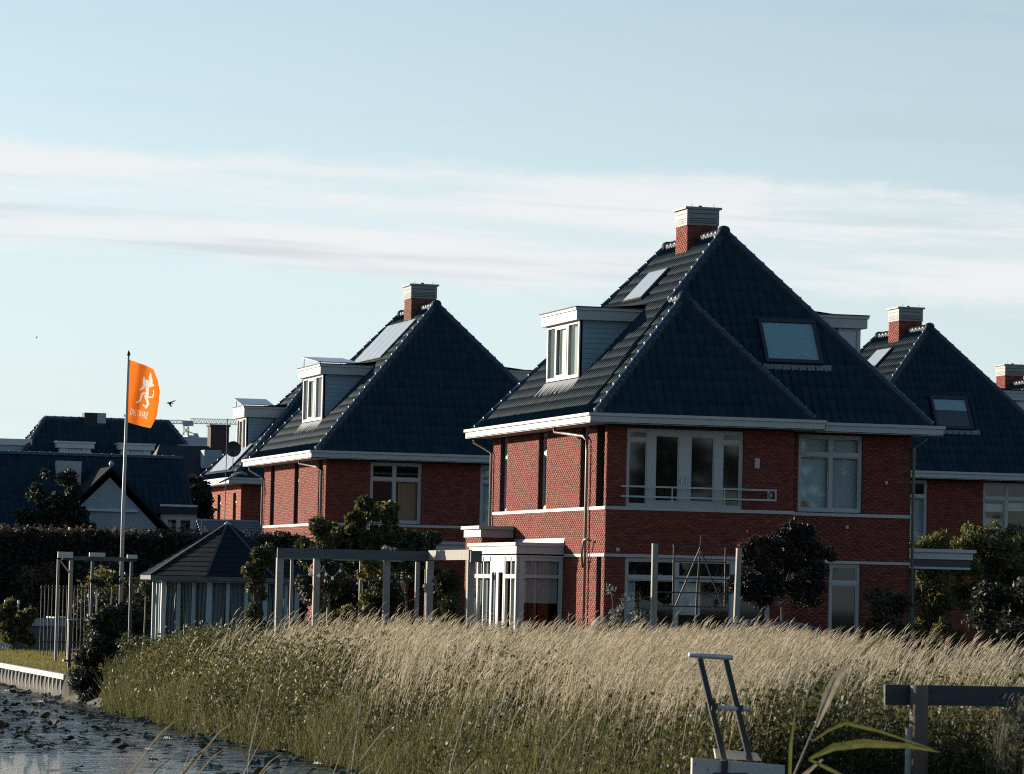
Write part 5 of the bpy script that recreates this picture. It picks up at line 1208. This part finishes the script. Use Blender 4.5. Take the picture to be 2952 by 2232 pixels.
# ------------------------------------------------------------------ low houses at the left
def low_house():
    t_ = thing('low_house', 'low house with broad dark roof and pale pointed gable behind the hedge', 'house', (20.07, 131.4, .19)); t_.scale = (.9, .9, .9)
    yr, zr, ye, ze = 4.2, 6.63, -.9, 1.6; X0, X1 = -13, 3.6
    b = MB(); b.quad((X0,ye,ze),(X1,ye,ze),(X1,yr,zr),(X0,yr,zr)); b.quad((X0,yr,zr),(X1,yr,zr),(X1,9.3,ze),(X0,9.3,ze)); b.poly([(X1,ye,ze),(X1,9.3,ze),(X1,yr,zr)]); rf = b.obj('roof', MT['deck'], t_)
    MB().box(X0+.3, X1-.3, -.2, 8.6, -.1, 2.1).obj('wall', MT['mortar'], t_)
    rsv = []; rsf = []; V0, F0 = tile_geo(.36); nn = 0; sl_ = Vector((0, yr-ye, zr-ze)).normalized(); nv_ = Vector((1,0,0)).cross(sl_)
    for r_ in range(20):
        for i in range(int((X1-(-9))/TW)):
            o = Vector((-9+i*TW, ye, ze))+sl_*(r_*.36)+nv_*random.uniform(0,.012)
            if r_*.36 > (Vector((0,yr-ye,zr-ze)).length-.2): continue
            rsv.append(np.array(o)[None]+V0[:,:1]*np.array((1,0,0))+V0[:,1:2]*np.array(sl_)+V0[:,2:]*np.array(nv_)); rsf.append(F0+nn); nn += len(V0)
    link('roof_tiles', np_mesh('roof_tiles', np.concatenate(rsv), np.concatenate(rsf), MT['tile']), rf, kind='stuff')
    for i in range(32): o = link('ridge_tile', hip_mesh(), rf); o.rotation_euler = (0,0,R(-90)); o.location = (-9+i*.39, yr, zr+.03)
    # gable
    za = 6.05; hw = 2.35; zb = za-hw*1.0
    g_ = MB(); g_.poly([(-hw+.3,-.5,zb),(hw-.3,-.5,zb),(0,-.5,za-.3)]); panel_faces(g_, 'y', -.5, -hw+.3, hw-.3, 1.5, zb, [(-1.0,.62,3.0,4.5)]); g_.obj('gable_wall', MT['render'], t_)
    yb_ = (za-ze)/((zr-ze)/(yr-ye))+ye
    for s in (-1, 1): MB().hexa([(0,-.75,za),(s*hw,-.75,zb),(s*hw,yb_-hw,zb),(0,yb_,za),(0,-.75,za+.10),(s*(hw+.05),-.75,zb+.05),(s*(hw+.05),yb_-hw,zb+.05),(0,yb_,za+.10)]).obj('gable_roof', MT['shingle'], t_)
    MB().box(-1.25, 1.05, -.62, -.48, 4.5, 4.6).obj('lintel', MT['whitedull'], t_)
    window('window', t_, 'y', -.5, -1.0, .62, 3.0, 4.5, (-.52, .28), (3.72,), .11, .08, .02)
    MB().lathe((0,-.7,za+.1), [(.05,0),(.09,.08),(.07,.16),(.01,.22)], 8).obj('finial', MT['zinc'], t_)
    # chimney and right-hand dormer window
    MB().box(-1.45, -.55, 3.0, 3.7, 4.5, 6.42).obj('chimney', MT['stone'], t_)
    q = MB(); q.box(2.0, 3.4, .2, 3.0, 4.5, 4.62); q.obj('dormer_roof', MT['felt'], t_); MB().box(2.0, 3.4, .17, .2, 4.76, 4.84).obj('dormer_edge', MT['whitedull'], t_)
    MB().box(2.0, 3.4, .18, .24, 4.5, 4.76).obj('dormer_fascia', MT['deck'], t_)
    q = MB(); panel_faces(q, 'y', .3, 2.05, 3.4, 2.6, 4.5, [(2.2,3.3,3.0,4.4)]); q.obj('dormer_wall', MT['render'], t_)
    window('window', t_, 'y', .3, 2.2, 3.3, 3.0, 4.4, (2.72,), (3.6,), .1, .08, .02, cover=[('curtain', 2.3, 2.5, 3.1, 4.3, MT['curtain'])])
low_house()
def tall_house():
    t_ = thing('hipped_house', 'wide dark roofed house with white dormers behind the low house', 'house', (35.0, 226.25, -.475)); t_.scale = (1.25, 1.25, 1.25)
    zr = 9.42; yr = 4.0; X0, X1 = -2.75, 3.0; sl_ = 1.05; ze = 5.0; d = (zr-ze)/sl_; hx = d*.72
    b = MB(); A = (X0-hx, yr-d, ze); B = (X1+hx, yr-d, ze); C_ = (X1+hx, yr+d, ze); D = (X0-hx, yr+d, ze); P = (X0, yr, zr); Q = (X1, yr, zr)
    b.poly([A,B,Q,P]); b.poly([B,C_,Q]); b.poly([C_,D,P,Q]); b.poly([D,A,P]); rf = b.obj('roof', MT['deck'], t_)
    bud = [0]; tile_face(rf, [A,B,Q,P], (0,1,sl_), .40, False, bud); tile_face(rf, [D,A,P], (1,0,(zr-ze)/hx), .40, False, bud)
    hip_line(rf, A, P, .05); hip_line(rf, B, Q, .05); hip_line(rf, P, Q, .05, nm='ridge_tile'); hip_line(rf, D, P, .05)
    MB().box(X0-hx+.4, X1+hx-.4, yr-d+.4, yr+d-.4, -.1, ze).obj('wall', MT['brick_w'], t_)
    for x0, x1 in ((-2.45,-.72),(.42,2.08),(3.3,4.5)):
        yf_ = (7.55-ze)/sl_+yr-d-.1
        o = MB().box(x0+.12, x1-.12, yf_, yf_+2, 7.2, 8.1).obj('dormer', MT['render'], t_)
        q = MB(); q.box(x0, x1, yf_-.15, yf_+2, 8.05, 8.28); q.box(x0-.05, x1+.05, yf_-.2, yf_+2, 8.28, 8.36); q.obj('fascia', MT['whitedull'], o)
        w_ = x1-x0
        MB().box(x0+.16, x0+.16+w_*.22, yf_-.03, yf_, 7.5, 8.05).obj('shutter_board', MT['whitedull'], o); MB().box(x1-.16-w_*.22, x1-.16, yf_-.03, yf_, 7.5, 8.05).obj('shutter_board', MT['whitedull'], o)
        MB().quad((x0+.2+w_*.22, yf_-.015, 7.5), (x1-.2-w_*.22, yf_-.015, 7.5), (x1-.2-w_*.22, yf_-.015, 8.0), (x0+.2+w_*.22, yf_-.015, 8.0)).obj('pane', MT['blind'], o)
    q = MB(); q.box(-5.2, -3.55, 2.8, 4.6, 7.55, 8.15); o = q.obj('dormer', MT['siding'], t_); q = MB(); q.box(-5.3, -3.5, 2.7, 4.7, 8.13, 8.42); q.obj('fascia', MT['whitedull'], o)
    o = MB().box(-.97, .05, yr-.3, yr+.5, 9.0, 9.78).obj('chimney', MT['deck'], t_); MB().box(-.36, .04, yr-.31, yr-.302, 9.3, 9.76).obj('chimney_panel', MT['zinc'], o)
MT['brick_w'] = MT['mortar']; MT['dark_stack'] = mat('dark_stack_brick', (0.05,0.035,0.032), 0.9, (6, .6, (0.03,0.025,0.025)))
tall_house()
def chimney_house():
    t_ = thing('gabled_house', 'distant dark roof with one broad chimney left of the third house', 'house', (34.5, 195, 0))
    b = MB(); b.poly([(-3.5,-3,5.9),(3.5,-3,5.9),(3.5,0,8.75),(-2.2,0,8.75)]); b.poly([(-2.2,0,8.75),(3.5,0,8.75),(3.5,3,5.9),(-3.5,3,5.9)]); b.poly([(-3.5,-3,5.9),(-2.2,0,8.75),(-3.5,3,5.9)]); b.obj('roof', MT['deck'], t_)
    MB().box(-3.2, 3.2, -2.6, 2.6, -.1, 5.9).obj('wall', MT['mortar'], t_)
    o = MB().box(.28, 1.2, -.4, .5, 7.6, 9.72).obj('chimney', MT['dark_stack'], t_); MB().box(.22, 1.26, -.46, .56, 9.72, 9.82).obj('cap_slab', MT['felt'], o)
    MB().box(-.3, .55, -2.0, -1.0, 7.6, 8.5).obj('dormer', MT['render'], t_)
chimney_house()
d = thing('satellite_dish', 'dark round satellite dish on the third house roof edge', 'dish', (32.55, 176.3, 7.9))
MB().tube([(0,0,-.9),(0,0,.1)], .02, 6).obj('bracket', MT['black'], d)
m = MB()
for i, (r_, dd) in enumerate(((.0,.08),(.18,.06),(.36,0))):
    for k_ in range(14): a = 6.283*k_/14; m.v.append((r_*math.cos(a), dd*1.0, .1+r_*math.sin(a)))
for i in range(2):
    for k_ in range(14): m.f.append((i*14+k_, i*14+(k_+1)%14, (i+1)*14+(k_+1)%14, (i+1)*14+k_))
m.obj('reflector', MT['black'], d, True)
tag(MB().tube([(31.55,172.5,-.1),(31.55,172.5,9.2)], .02, 6).obj('aerial_mast', MT['black']), 'thin dark mast rising beside the broad distant chimney', 'mast')

# ------------------------------------------------------------------ far crane, flat block, second crane
def crane():
    t_ = thing('tower_crane', 'pale tower crane far beyond the roofs, beside the orange flag', 'crane', (120.6, 700, 0))
    def truss(a, b, w_, h_, n, name, th=.09):
        m = MB(); a = Vector(a); b = Vector(b); d = b-a; upv = Vector((0,0,1)) if abs(d.normalized().z) < .9 else Vector((0,1,0)); s = d.cross(upv).normalized()*w_/2; u_ = s.cross(d).normalized()*h_
        ch = [a-s, a+s, a+u_] if name != 'mast' else [a-s-u_/2, a+s-u_/2, a+s+u_/2, a-s+u_/2]
        for c in ch: m.beam(c, c+d, th, th)
        for i in range(n):
            f0, f1 = i/n, (i+1)/n
            for j in range(len(ch)):
                p, q = ch[j], ch[(j+1) % len(ch)]; m.beam(p+d*f0, q+d*((f0+f1)/2 if name != 'mast' else f1), th*.6, th*.6); m.beam(q+d*((f0+f1)/2 if name != 'mast' else f0), p+d*f1, th*.6, th*.6)
        return m.obj(name, MT['crane'], t_)
    truss((0,0,0), (0,0,29.8), .9, .9, 24, 'mast', .14); truss((.8,0,30.45), (14,0,30.6), .9, .85, 15, 'jib', .10); truss((-.6,0,30.35), (-5.6,0,30.25), .9, .6, 4, 'counter_jib', .12)
    q = MB(); q.hexa([(-.55,-.6,29.9),(.5,-.6,29.9),(.5,.6,29.9),(-.55,.6,29.9),(-.8,-.7,30.9),(.8,-.7,30.9),(.8,.7,30.9),(-.8,.7,30.9)]); q.box(.55,1.25,-.6,.6,30.0,30.85); q.obj('cab', MT['cranecab'], t_)
    MB().box(-5.2,-3.8,-.5,.5,30.25,30.8).obj('counterweight', MT['cranecab'], t_)
crane()
o = thing('flat_block', 'pale grey flat roofed block on the skyline under the crane', 'building', (104.6, 600, 0)); MB().box(-3.2,2.5,0,20,0,24.3).obj('wall', MT['cranecab'], o); MB().box(-.6,1.2,2,8,24.3,24.65).obj('plant_room', MT['cranecab'], o)
o = thing('mobile_crane', 'tiny second crane with raised boom on the block roof', 'crane', (115.0*.98, 645, 24.0)); MB().box(-.4,.4,-.5,.5,-2,2.6).obj('cab', MT['cranecab'], o); MB().beam((0,0,2.4),(-1.7,0,3.1),.16,.16).obj('boom', MT['crane'], o)

# ------------------------------------------------------------------ birds
def bird(name_l, loc, s, yaw):
    m = MB(); m.tube([(-.10*s,0,.0),(-.03*s,0,.012*s),(.06*s,0,.0),(.16*s,0,-.01*s)], [.008*s,.028*s,.022*s,.004*s], 7)
    m.hexa([(-.05*s,0,.01*s),(.05*s,0,.01*s),(.10*s,-.02*s,-.13*s),(.06*s,-.02*s,-.13*s),(-.05*s,.01*s,.02*s),(.05*s,.01*s,.02*s),(.10*s,0,-.13*s),(.06*s,0,-.13*s)])
    m.hexa([(-.05*s,0,.0),(.05*s,0,.0),(.26*s,.05*s,.10*s),(.20*s,.05*s,.10*s),(-.05*s,.01*s,.012*s),(.05*s,.01*s,.012*s),(.26*s,.06*s,.11*s),(.20*s,.06*s,.11*s)])
    o = m.obj('swallow', MT['bird']); o.location = loc; o.rotation_euler = (0, 0, yaw); tag(o, name_l, 'bird')
bird('small dark swallow in flight just right of the orange flag', (23.5, 140, 8.3), 1.0, .1)
bird('tiny distant bird high above the left roofs', (20.05, 150, 11.08), .42, .8)

# ------------------------------------------------------------------ trellis frame before the front windows
def trellis():
    t_ = thing('garden_trellis', 'dark climbing frame of bars between two timber posts before the windows', 'trellis', (29.6, 96, 0))
    MB().box(-1.16, -1.02, -.06, .06, -.1, 3.18).obj('post', MT['wood_grey'], t_)
    MB().hexa([(.98,-.06,-.1),(1.12,-.06,-.1),(1.12,.06,-.1),(.98,.06,-.1),(1.06,-.06,3.12),(1.18,-.06,3.12),(1.18,.06,3.12),(1.06,.06,3.12)]).obj('post', MT['wood_grey'], t_)
    for z in (3.15, 2.75, 2.32, 1.97, 1.62): MB().box(-1.02 if z < 2.2 else -.62, .76 if z > 1.6 else 1.0, -.012, .012, z-.016, z+.016).obj('crossbar', MT['black'], t_)
    for x in (-.60, .76): MB().box(x-.018, x+.018, -.03, -.013, 1.6, 3.14).obj('upright', MT['black'], t_)
    MB().tube([(.0,.03,-.1),(.05,.03,2.0),(.12,.03,3.42)], [.04,.032,.012], 6).obj('stake', MT['bark'], t_)
    for s in (-1, 1): MB().beam((.08,-.04,3.1), (.08+s*.62,-.04,1.62), .03, .03).obj('brace', MT['black'], t_)
    tw_ = MB(); r_ = random.Random(3)
    for i in range(16):
        x = r_.uniform(-.5,.7); z = r_.uniform(1.9,2.9); tw_.tube([(x,.02,z),(x+r_.uniform(-.1,.15),.02,z+.15),(x+r_.uniform(0,.3),.02,z+.36)], [.008,.006,.003], 4)
    tw_.obj('twigs', MT['bark'], t_)
    MB().box(-.12, -.02, .0, .012, 1.66, 1.69).obj('tag_plate', MT['white'], t_)
trellis()
# sunlit grey letter-box like cabinet glimpsed in the window
def car():
    t_ = thing('parked_car', 'dark car with only its curved roof above the pale grass', 'car', (29.9, 90.5, -.1))
    prof = [(-2.05,.55),(-1.95,.85),(-1.55,.98),(-1.35,1.02),(-1.0,1.34),(-.5,1.44),(.2,1.44),(.75,1.34),(1.45,.98),(2.0,.80),(2.12,.55)]
    m = MB()
    for s in (-.82, .82): m.poly([(x, s, z) for x, z in prof]+[(2.1,s,.25),(-2.05,s,.25)])
    n = len(prof)
    for i in range(n-1): m.quad((prof[i][0],-.82,prof[i][1]),(prof[i+1][0],-.82,prof[i+1][1]),(prof[i+1][0],.82,prof[i+1][1]),(prof[i][0],.82,prof[i][1]))
    b = m.mesh('body', MT['carp']); bm = bmesh.new(); bm.from_mesh(b); bmesh.ops.remove_doubles(bm, verts=bm.verts, dist=.001); bmesh.ops.bevel(bm, geom=[e for e in bm.edges if e.is_manifold and abs(e.verts[0].co.y-e.verts[1].co.y) < .01], offset=.08, segments=3, affect='EDGES'); bm.to_mesh(b); bm.free()
    b.polygons.foreach_set('use_smooth', [True]*len(b.polygons)); link('body', b, t_)
    g_ = MB(); g_.poly([(-1.15,-.83,1.05),(-.9,-.83,1.28),(-.05,-.83,1.33),(-.05,-.83,1.05)]); g_.poly([(.02,-.83,1.05),(.02,-.83,1.33),(.6,-.83,1.28),(1.15,-.83,1.05)]); g_.obj('side_window', MT['carg'], t_)
    for x in (-1.3, 1.3):
        o = MB().tube([(x,-.86,.32),(x,-.66,.32)], .32, 16).obj('wheel', MT['rubber'], t_, True); MB().tube([(x,-.872,.32),(x,-.86,.32)], .2, 12).obj('rim', MT['steel'], o)
    MB().box(1.15,1.3,-1.0,-.84,.98,1.12).obj('mirror', MT['carp'], t_)
    MB().tube([(-1.25,-.5,1.10),(-.95,-.5,1.42),(-.6,-.5,1.47)], .015, 5).obj('roof_rail', MT['steel'], t_)
car()

# ------------------------------------------------------------------ things on the lawn
def pond():
    t_ = thing('raised_pond', 'raised dark garden pond box with pale slatted end beyond the lawn', 'raised pond', (15.4, 115.2, -.1))
    MB().box(-.9, 1.2, 0, 1.6, 0, .78).obj('box', MT['wood_dark'], t_)
    for i in range(6): MB().hexa([(-1.0+i*.075,-.42,.02),(-.945+i*.075,-.42,.02),(-.945+i*.075,-.38,.02),(-1.0+i*.075,-.38,.02),(-.93+i*.065,-.05,.95),(-.88+i*.065,-.05,.95),(-.88+i*.065,-.01,.95),(-.93+i*.065,-.01,.95)]).obj('slat', MT['wood_pale'], t_)
    q = MB(); q.box(-.45, 1.2, -.06, -.0, .70, .80); q.obj('rim', MT['zinc'], t_); MB().box(-.45, 1.2, -.03, 0, .80, .93).obj('upper_rim', MT['render'], t_)
    MB().box(.75, 1.25, -.1, 1.7, .93, .97).obj('lid', MT['white'], t_)
pond()
for i, x in enumerate((14.98, 15.36)):
    t_ = thing('garden_lamp', 'slim garden lamp with pale head behind the pond, '+('left one' if i == 0 else 'right one'), 'lamp', (x, 117.2, -.1), 'slim garden lamps')
    MB().tube([(0,0,0),(0,0,1.3)], .022, 7).obj('pole', MT['steel'], t_); MB().lathe((0,0,1.3), [(.03,0),(.04,.04),(.035,.11),(.01,.13)], 8).obj('lamp_head', MT['bulb'], t_)
t_ = thing('bird_table', 'dark bird table on a post at the right end of the lawn', 'bird table', (12.98, 90, -.1))
MB().box(-.035,.035,-.035,.035,0,1.1).obj('post', MT['black'], t_); MB().box(-.06,.16,-.12,.12,1.1,1.13).obj('tray', MT['wood_dark'], t_); MB().box(-.06,.16,-.12,.12,1.13,1.15).obj('rim', MT['zinc'], t_); MB().box(-.14,.1,-.14,.14,.2,.24).obj('foot', MT['black'], t_)
t_ = thing('white_screen', 'white boarded screen standing between pergola and pavilion', 'screen', (15.75, 102, 0))
for i in range(6): MB().box(-.14, .14, 0, .03, .45+i*.145, .585+i*.145).obj('plank', MT['white'], t_)
q = MB(); q.box(-.17,-.141,-.01,.05,-.1,1.36); q.box(.141,.17,-.01,.05,-.1,1.36); q.obj('frame', MT['wood_grey'], t_)
t_ = thing('bar_fence', 'dark fence of thin upright bars behind the pergola post', 'fence', (14.2, 104, 0))
MB().box(0, 1.5, 0, .03, 1.72, 1.76).obj('rail', MT['black'], t_); MB().box(0, 1.5, 0, .03, .3, .34).obj('rail', MT['black'], t_)
bm_ = MB().box(-.012, .012, .03, .05, -.05, 1.8).mesh('bar', MT['black'])
for i in range(16): o = link('bar', bm_, t_); o.location = (.03+i*.096, 0, 0)
for i, (x, y, h_, lb) in enumerate(((14.55,96.5,1.75,'slim pale sapling trunk, first right of the pergola post'), (14.98,97,1.85,'slim pale sapling trunk, second right of the pergola post'), (15.9,97.5,1.7,'slim pale sapling trunk in front of the white screen'))):
    t_ = thing('sapling', lb, 'tree', (x, y, 0), 'saplings by the pergola'); MB().tube([(-.04,0,-.2),(.0,0,h_*.5),(.01,0,h_)], [.022,.02,.014], 6).obj('trunk', MT['stem'], t_, True)
    rs = np.random.default_rng(90+i); foliage('crown', sub_clumps((0,0,h_+.12,.22,.2,.16), 9, .1, rs), 500, .035, LF['mid'], t_, 90+i)

# ------------------------------------------------------------------ sluice and fence in front
def sluice():
    t_ = thing('sluice_gate', 'small sluice with black lifting frame, tube handles and white boards', 'sluice', (12.0, 38, 0))
    def bar(a, b, nm='lever'): MB().beam(a, b, .055, .045, (0,1,0)).obj(nm, MT['black'], t_)
    bar((-.23,0,1.28), (.06,0,.22)); bar((.04,0,1.27), (.33,0,.22))
    def tb(x0, x1, z, y=-.03, r_=.026, dz=-.02):
        o = MB().tube([(x0,y,z),(x1,y,z+dz)], r_, 12).obj('handle', MT['steel'], t_, True); MB().tube([(x1,y,z+dz),(x1+.006,y,z+dz)], r_*.8, 12).obj('end_plug', MT['black'], o); return o
    tb(-.35, .10, 1.31); tb(-.09, .29, .80, -.02, .024)
    q = MB(); q.box(-.13,-.06,-.03,.03,.83,.87); q.box(-.11,-.05,-.05,.01,.77,.83); q.obj('clamp', MT['black'], t_); MB().box(.17,.22,-.05,.02,.76,.82).obj('clamp', MT['black'], t_)
    MB().hexa([(-.36,-.25,-.35),(.60,-.25,-.35),(.60,-.2,-.35),(-.36,-.2,-.35),(-.36,-.25,.30),(.60,-.25,.24),(.60,-.2,.24),(-.36,-.2,.30)]).obj('board', MT['wood_pale'], t_)
    MB().hexa([(.02,.18,.28),(.50,.18,.26),(.50,.22,.26),(.02,.22,.28),(.0,.18,.38),(.45,.18,.34),(.45,.22,.34),(.0,.22,.38)]).obj('board', MT['wood_pale'], t_)
    q = MB(); q.box(-.06,-.0,-.28,-.252,.12,.28); q.box(-.14,.2,-.30,-.252,.0,.16); q.obj('bracket', MT['black'], t_)
    q = MB()
    for x, z in ((-.33,.24),(-.33,.1),(-.2,.19),(.55,.1)): q.tube([(x,-.262,z),(x,-.251,z)], .008, 6)
    q.obj('bolt', MT['black'], t_)
sluice()
def fence():
    t_ = thing('rail_fence', 'dark single rail fence on round post at the lower right', 'fence', (14.06, 38, 0))
    MB().box(-.33, 3.2, .0, .045, .845, 1.05).obj('rail', MT['wood_dark2'], t_)
    MB().tube([(0,-.09,-.5),(0,-.09,1.045)], [.105,.09], 12).obj('post', MT['wood_brown'], t_, True)
    MB().tube([(-.12,-.12,-.5),(-.115,-.12,.62)], .035, 8).obj('stake', MT['wood_grey'], t_, True)
    q = MB(); q.tube([(.19,-.006,.99),(.19,.0,.99)], .018, 7); q.tube([(.19,-.006,.90),(.19,.0,.90)], .018, 7); q.obj('bolt', MT['black'], t_)
MT['wood_dark2'] = mat('tarred_board', (0.026,0.030,0.034), 0.8, ((2,3,22), .7, (0.055,0.062,0.066)), bump=.4)
MT['wood_brown'] = mat('brown_post', (0.09,0.06,0.045), 0.85, ((8,8,1.2), .7, (0.14,0.10,0.07)), bump=.4)
fence()

# ------------------------------------------------------------------ reeds close to the camera
def ribbon(pts, wds, m, parent, nm, twist=0.0):
    pts = [Vector(p) for p in pts]; mb = MB(); P = []
    n = len(pts)
    for i in range(n-1):
        for s in range(5): q = s/5; P.append((pts[i].lerp(pts[i+1], q), wds[i]*(1-q)+wds[i+1]*q))
    P.append((pts[-1], wds[-1])); prev = None
    for i, (p, w_) in enumerate(P):
        d = (P[min(i+1, len(P)-1)][0]-P[max(i-1, 0)][0]).normalized(); s = d.cross(Vector((.3, -1, .25))).normalized(); k2 = d.cross(s)
        cur = [p-s*w_+k2*w_*.35, p, p+s*w_+k2*w_*.35]; cur = [tuple(c) for c in cur]
        if prev: mb.quad(prev[0], prev[1], cur[1], cur[0]); mb.quad(prev[1], prev[2], cur[2], cur[1])
        prev = cur
    return mb.obj(nm, m, parent, True)
def reed_right():
    t_ = thing('reed', 'large reed with broad leaf blades close up, between sluice and fence', 'reed', (8.85, 26, 0))
    MB().tube([(-.28,0,-.7),(-.10,0,.7),(0.05,0,1.05),(.18,0,1.36)], [.009,.008,.006,.004], 7).obj('stem', LF['reeddry'], t_, True)
    ribbon([(.05,0,1.02),(.13,.0,1.22),(.20,0,1.37),(.29,0,1.45)], [.012,.040,.036,.010], LF['reeddry'], t_, 'leaf')
    ribbon([(.40,.1,1.51),(.48,.1,1.59),(.60,.1,1.69)], [.008,.012,.002], LF['reed'], t_, 'leaf')
    ribbon([(.0,0,.80),(.18,0,.885),(.40,0,.915),(.72,0,.90),(.95,0,.86)], [.008,.026,.031,.017,.003], LF['reed'], t_, 'leaf')
    ribbon([(.02,0,.92),(.14,0,1.0),(.26,0,1.05),(.5,0,1.0),(.9,0,.88)], [.005,.010,.013,.010,.003], LF['reed'], t_, 'leaf')
    ribbon([(0,0,.80),(.16,0,.73),(.4,0,.62)], [.008,.014,.006], LF['reed'], t_, 'leaf')
    ribbon([(-.2,0,.55),(-.02,0,.70),(.10,0,.80)], [.014,.016,.006], LF['reeddry'], t_, 'leaf')
    ribbon([(-.14,.0,.4),(-.13,0,.9),(-.10,0,1.15)], [.012,.014,.003], LF['reed'], t_, 'leaf')
reed_right()
reeds_l = (  # base x, z of tip relative placement: (photo-like spread), lean, height
    (4.95,.30,.55,'reeddry'),(5.35,.55,.85,'reeddry'),(5.15,.45,.62,'reed'),(5.75,.35,.72,'reeddry'),(6.0,.60,1.0,'reeddry'),(6.25,.28,1.28,'reeddry'),
    (6.5,.55,.78,'reed'),(6.75,.4,.86,'reeddry'),(7.0,.6,.74,'reed'),(7.25,.15,1.05,'reeddry'),(7.45,.55,.9,'reed'),(7.75,.5,.72,'reeddry'),(8.0,.35,1.12,'reeddry'),(8.25,.62,.76,'reed'),(8.5,.45,.82,'reeddry'),(8.9,.5,.7,'reed'))
t_ = None
for i, (x, ln, h_, mm) in enumerate(reeds_l):
    y = 33+1.8*((i*37) % 7)/7
    lbl = 'thin leaning reed stem rising from the water at bottom left'
    t_ = thing('reed', lbl, 'reed', (x*1.0+.1, y, -.62), 'reed stems at the lower edge')
    H_ = h_+.72
    MB().tube([(0,0,-.3),(ln*.35,0,H_*.55),(ln,0,H_)], [.006,.005,.002], 5).obj('stem', LF[mm], t_, True)
    r_ = random.Random(i)
    for s in range(2):
        f = r_.uniform(.35, .75); bx, bz = ln*(f*.64+.36*f*f), H_*f; L_ = r_.uniform(.22, .42)
        ribbon([(bx,0,bz),(bx+L_*.45,0,bz+L_*.62),(bx+L_*.85,0,bz+L_*1.12),(bx+L_*1.25,0,bz+L_*1.42)], [.002,.0065,.005,.001], LF[mm if r_.random() < .5 else 'reed_dark'], t_, 'leaf')
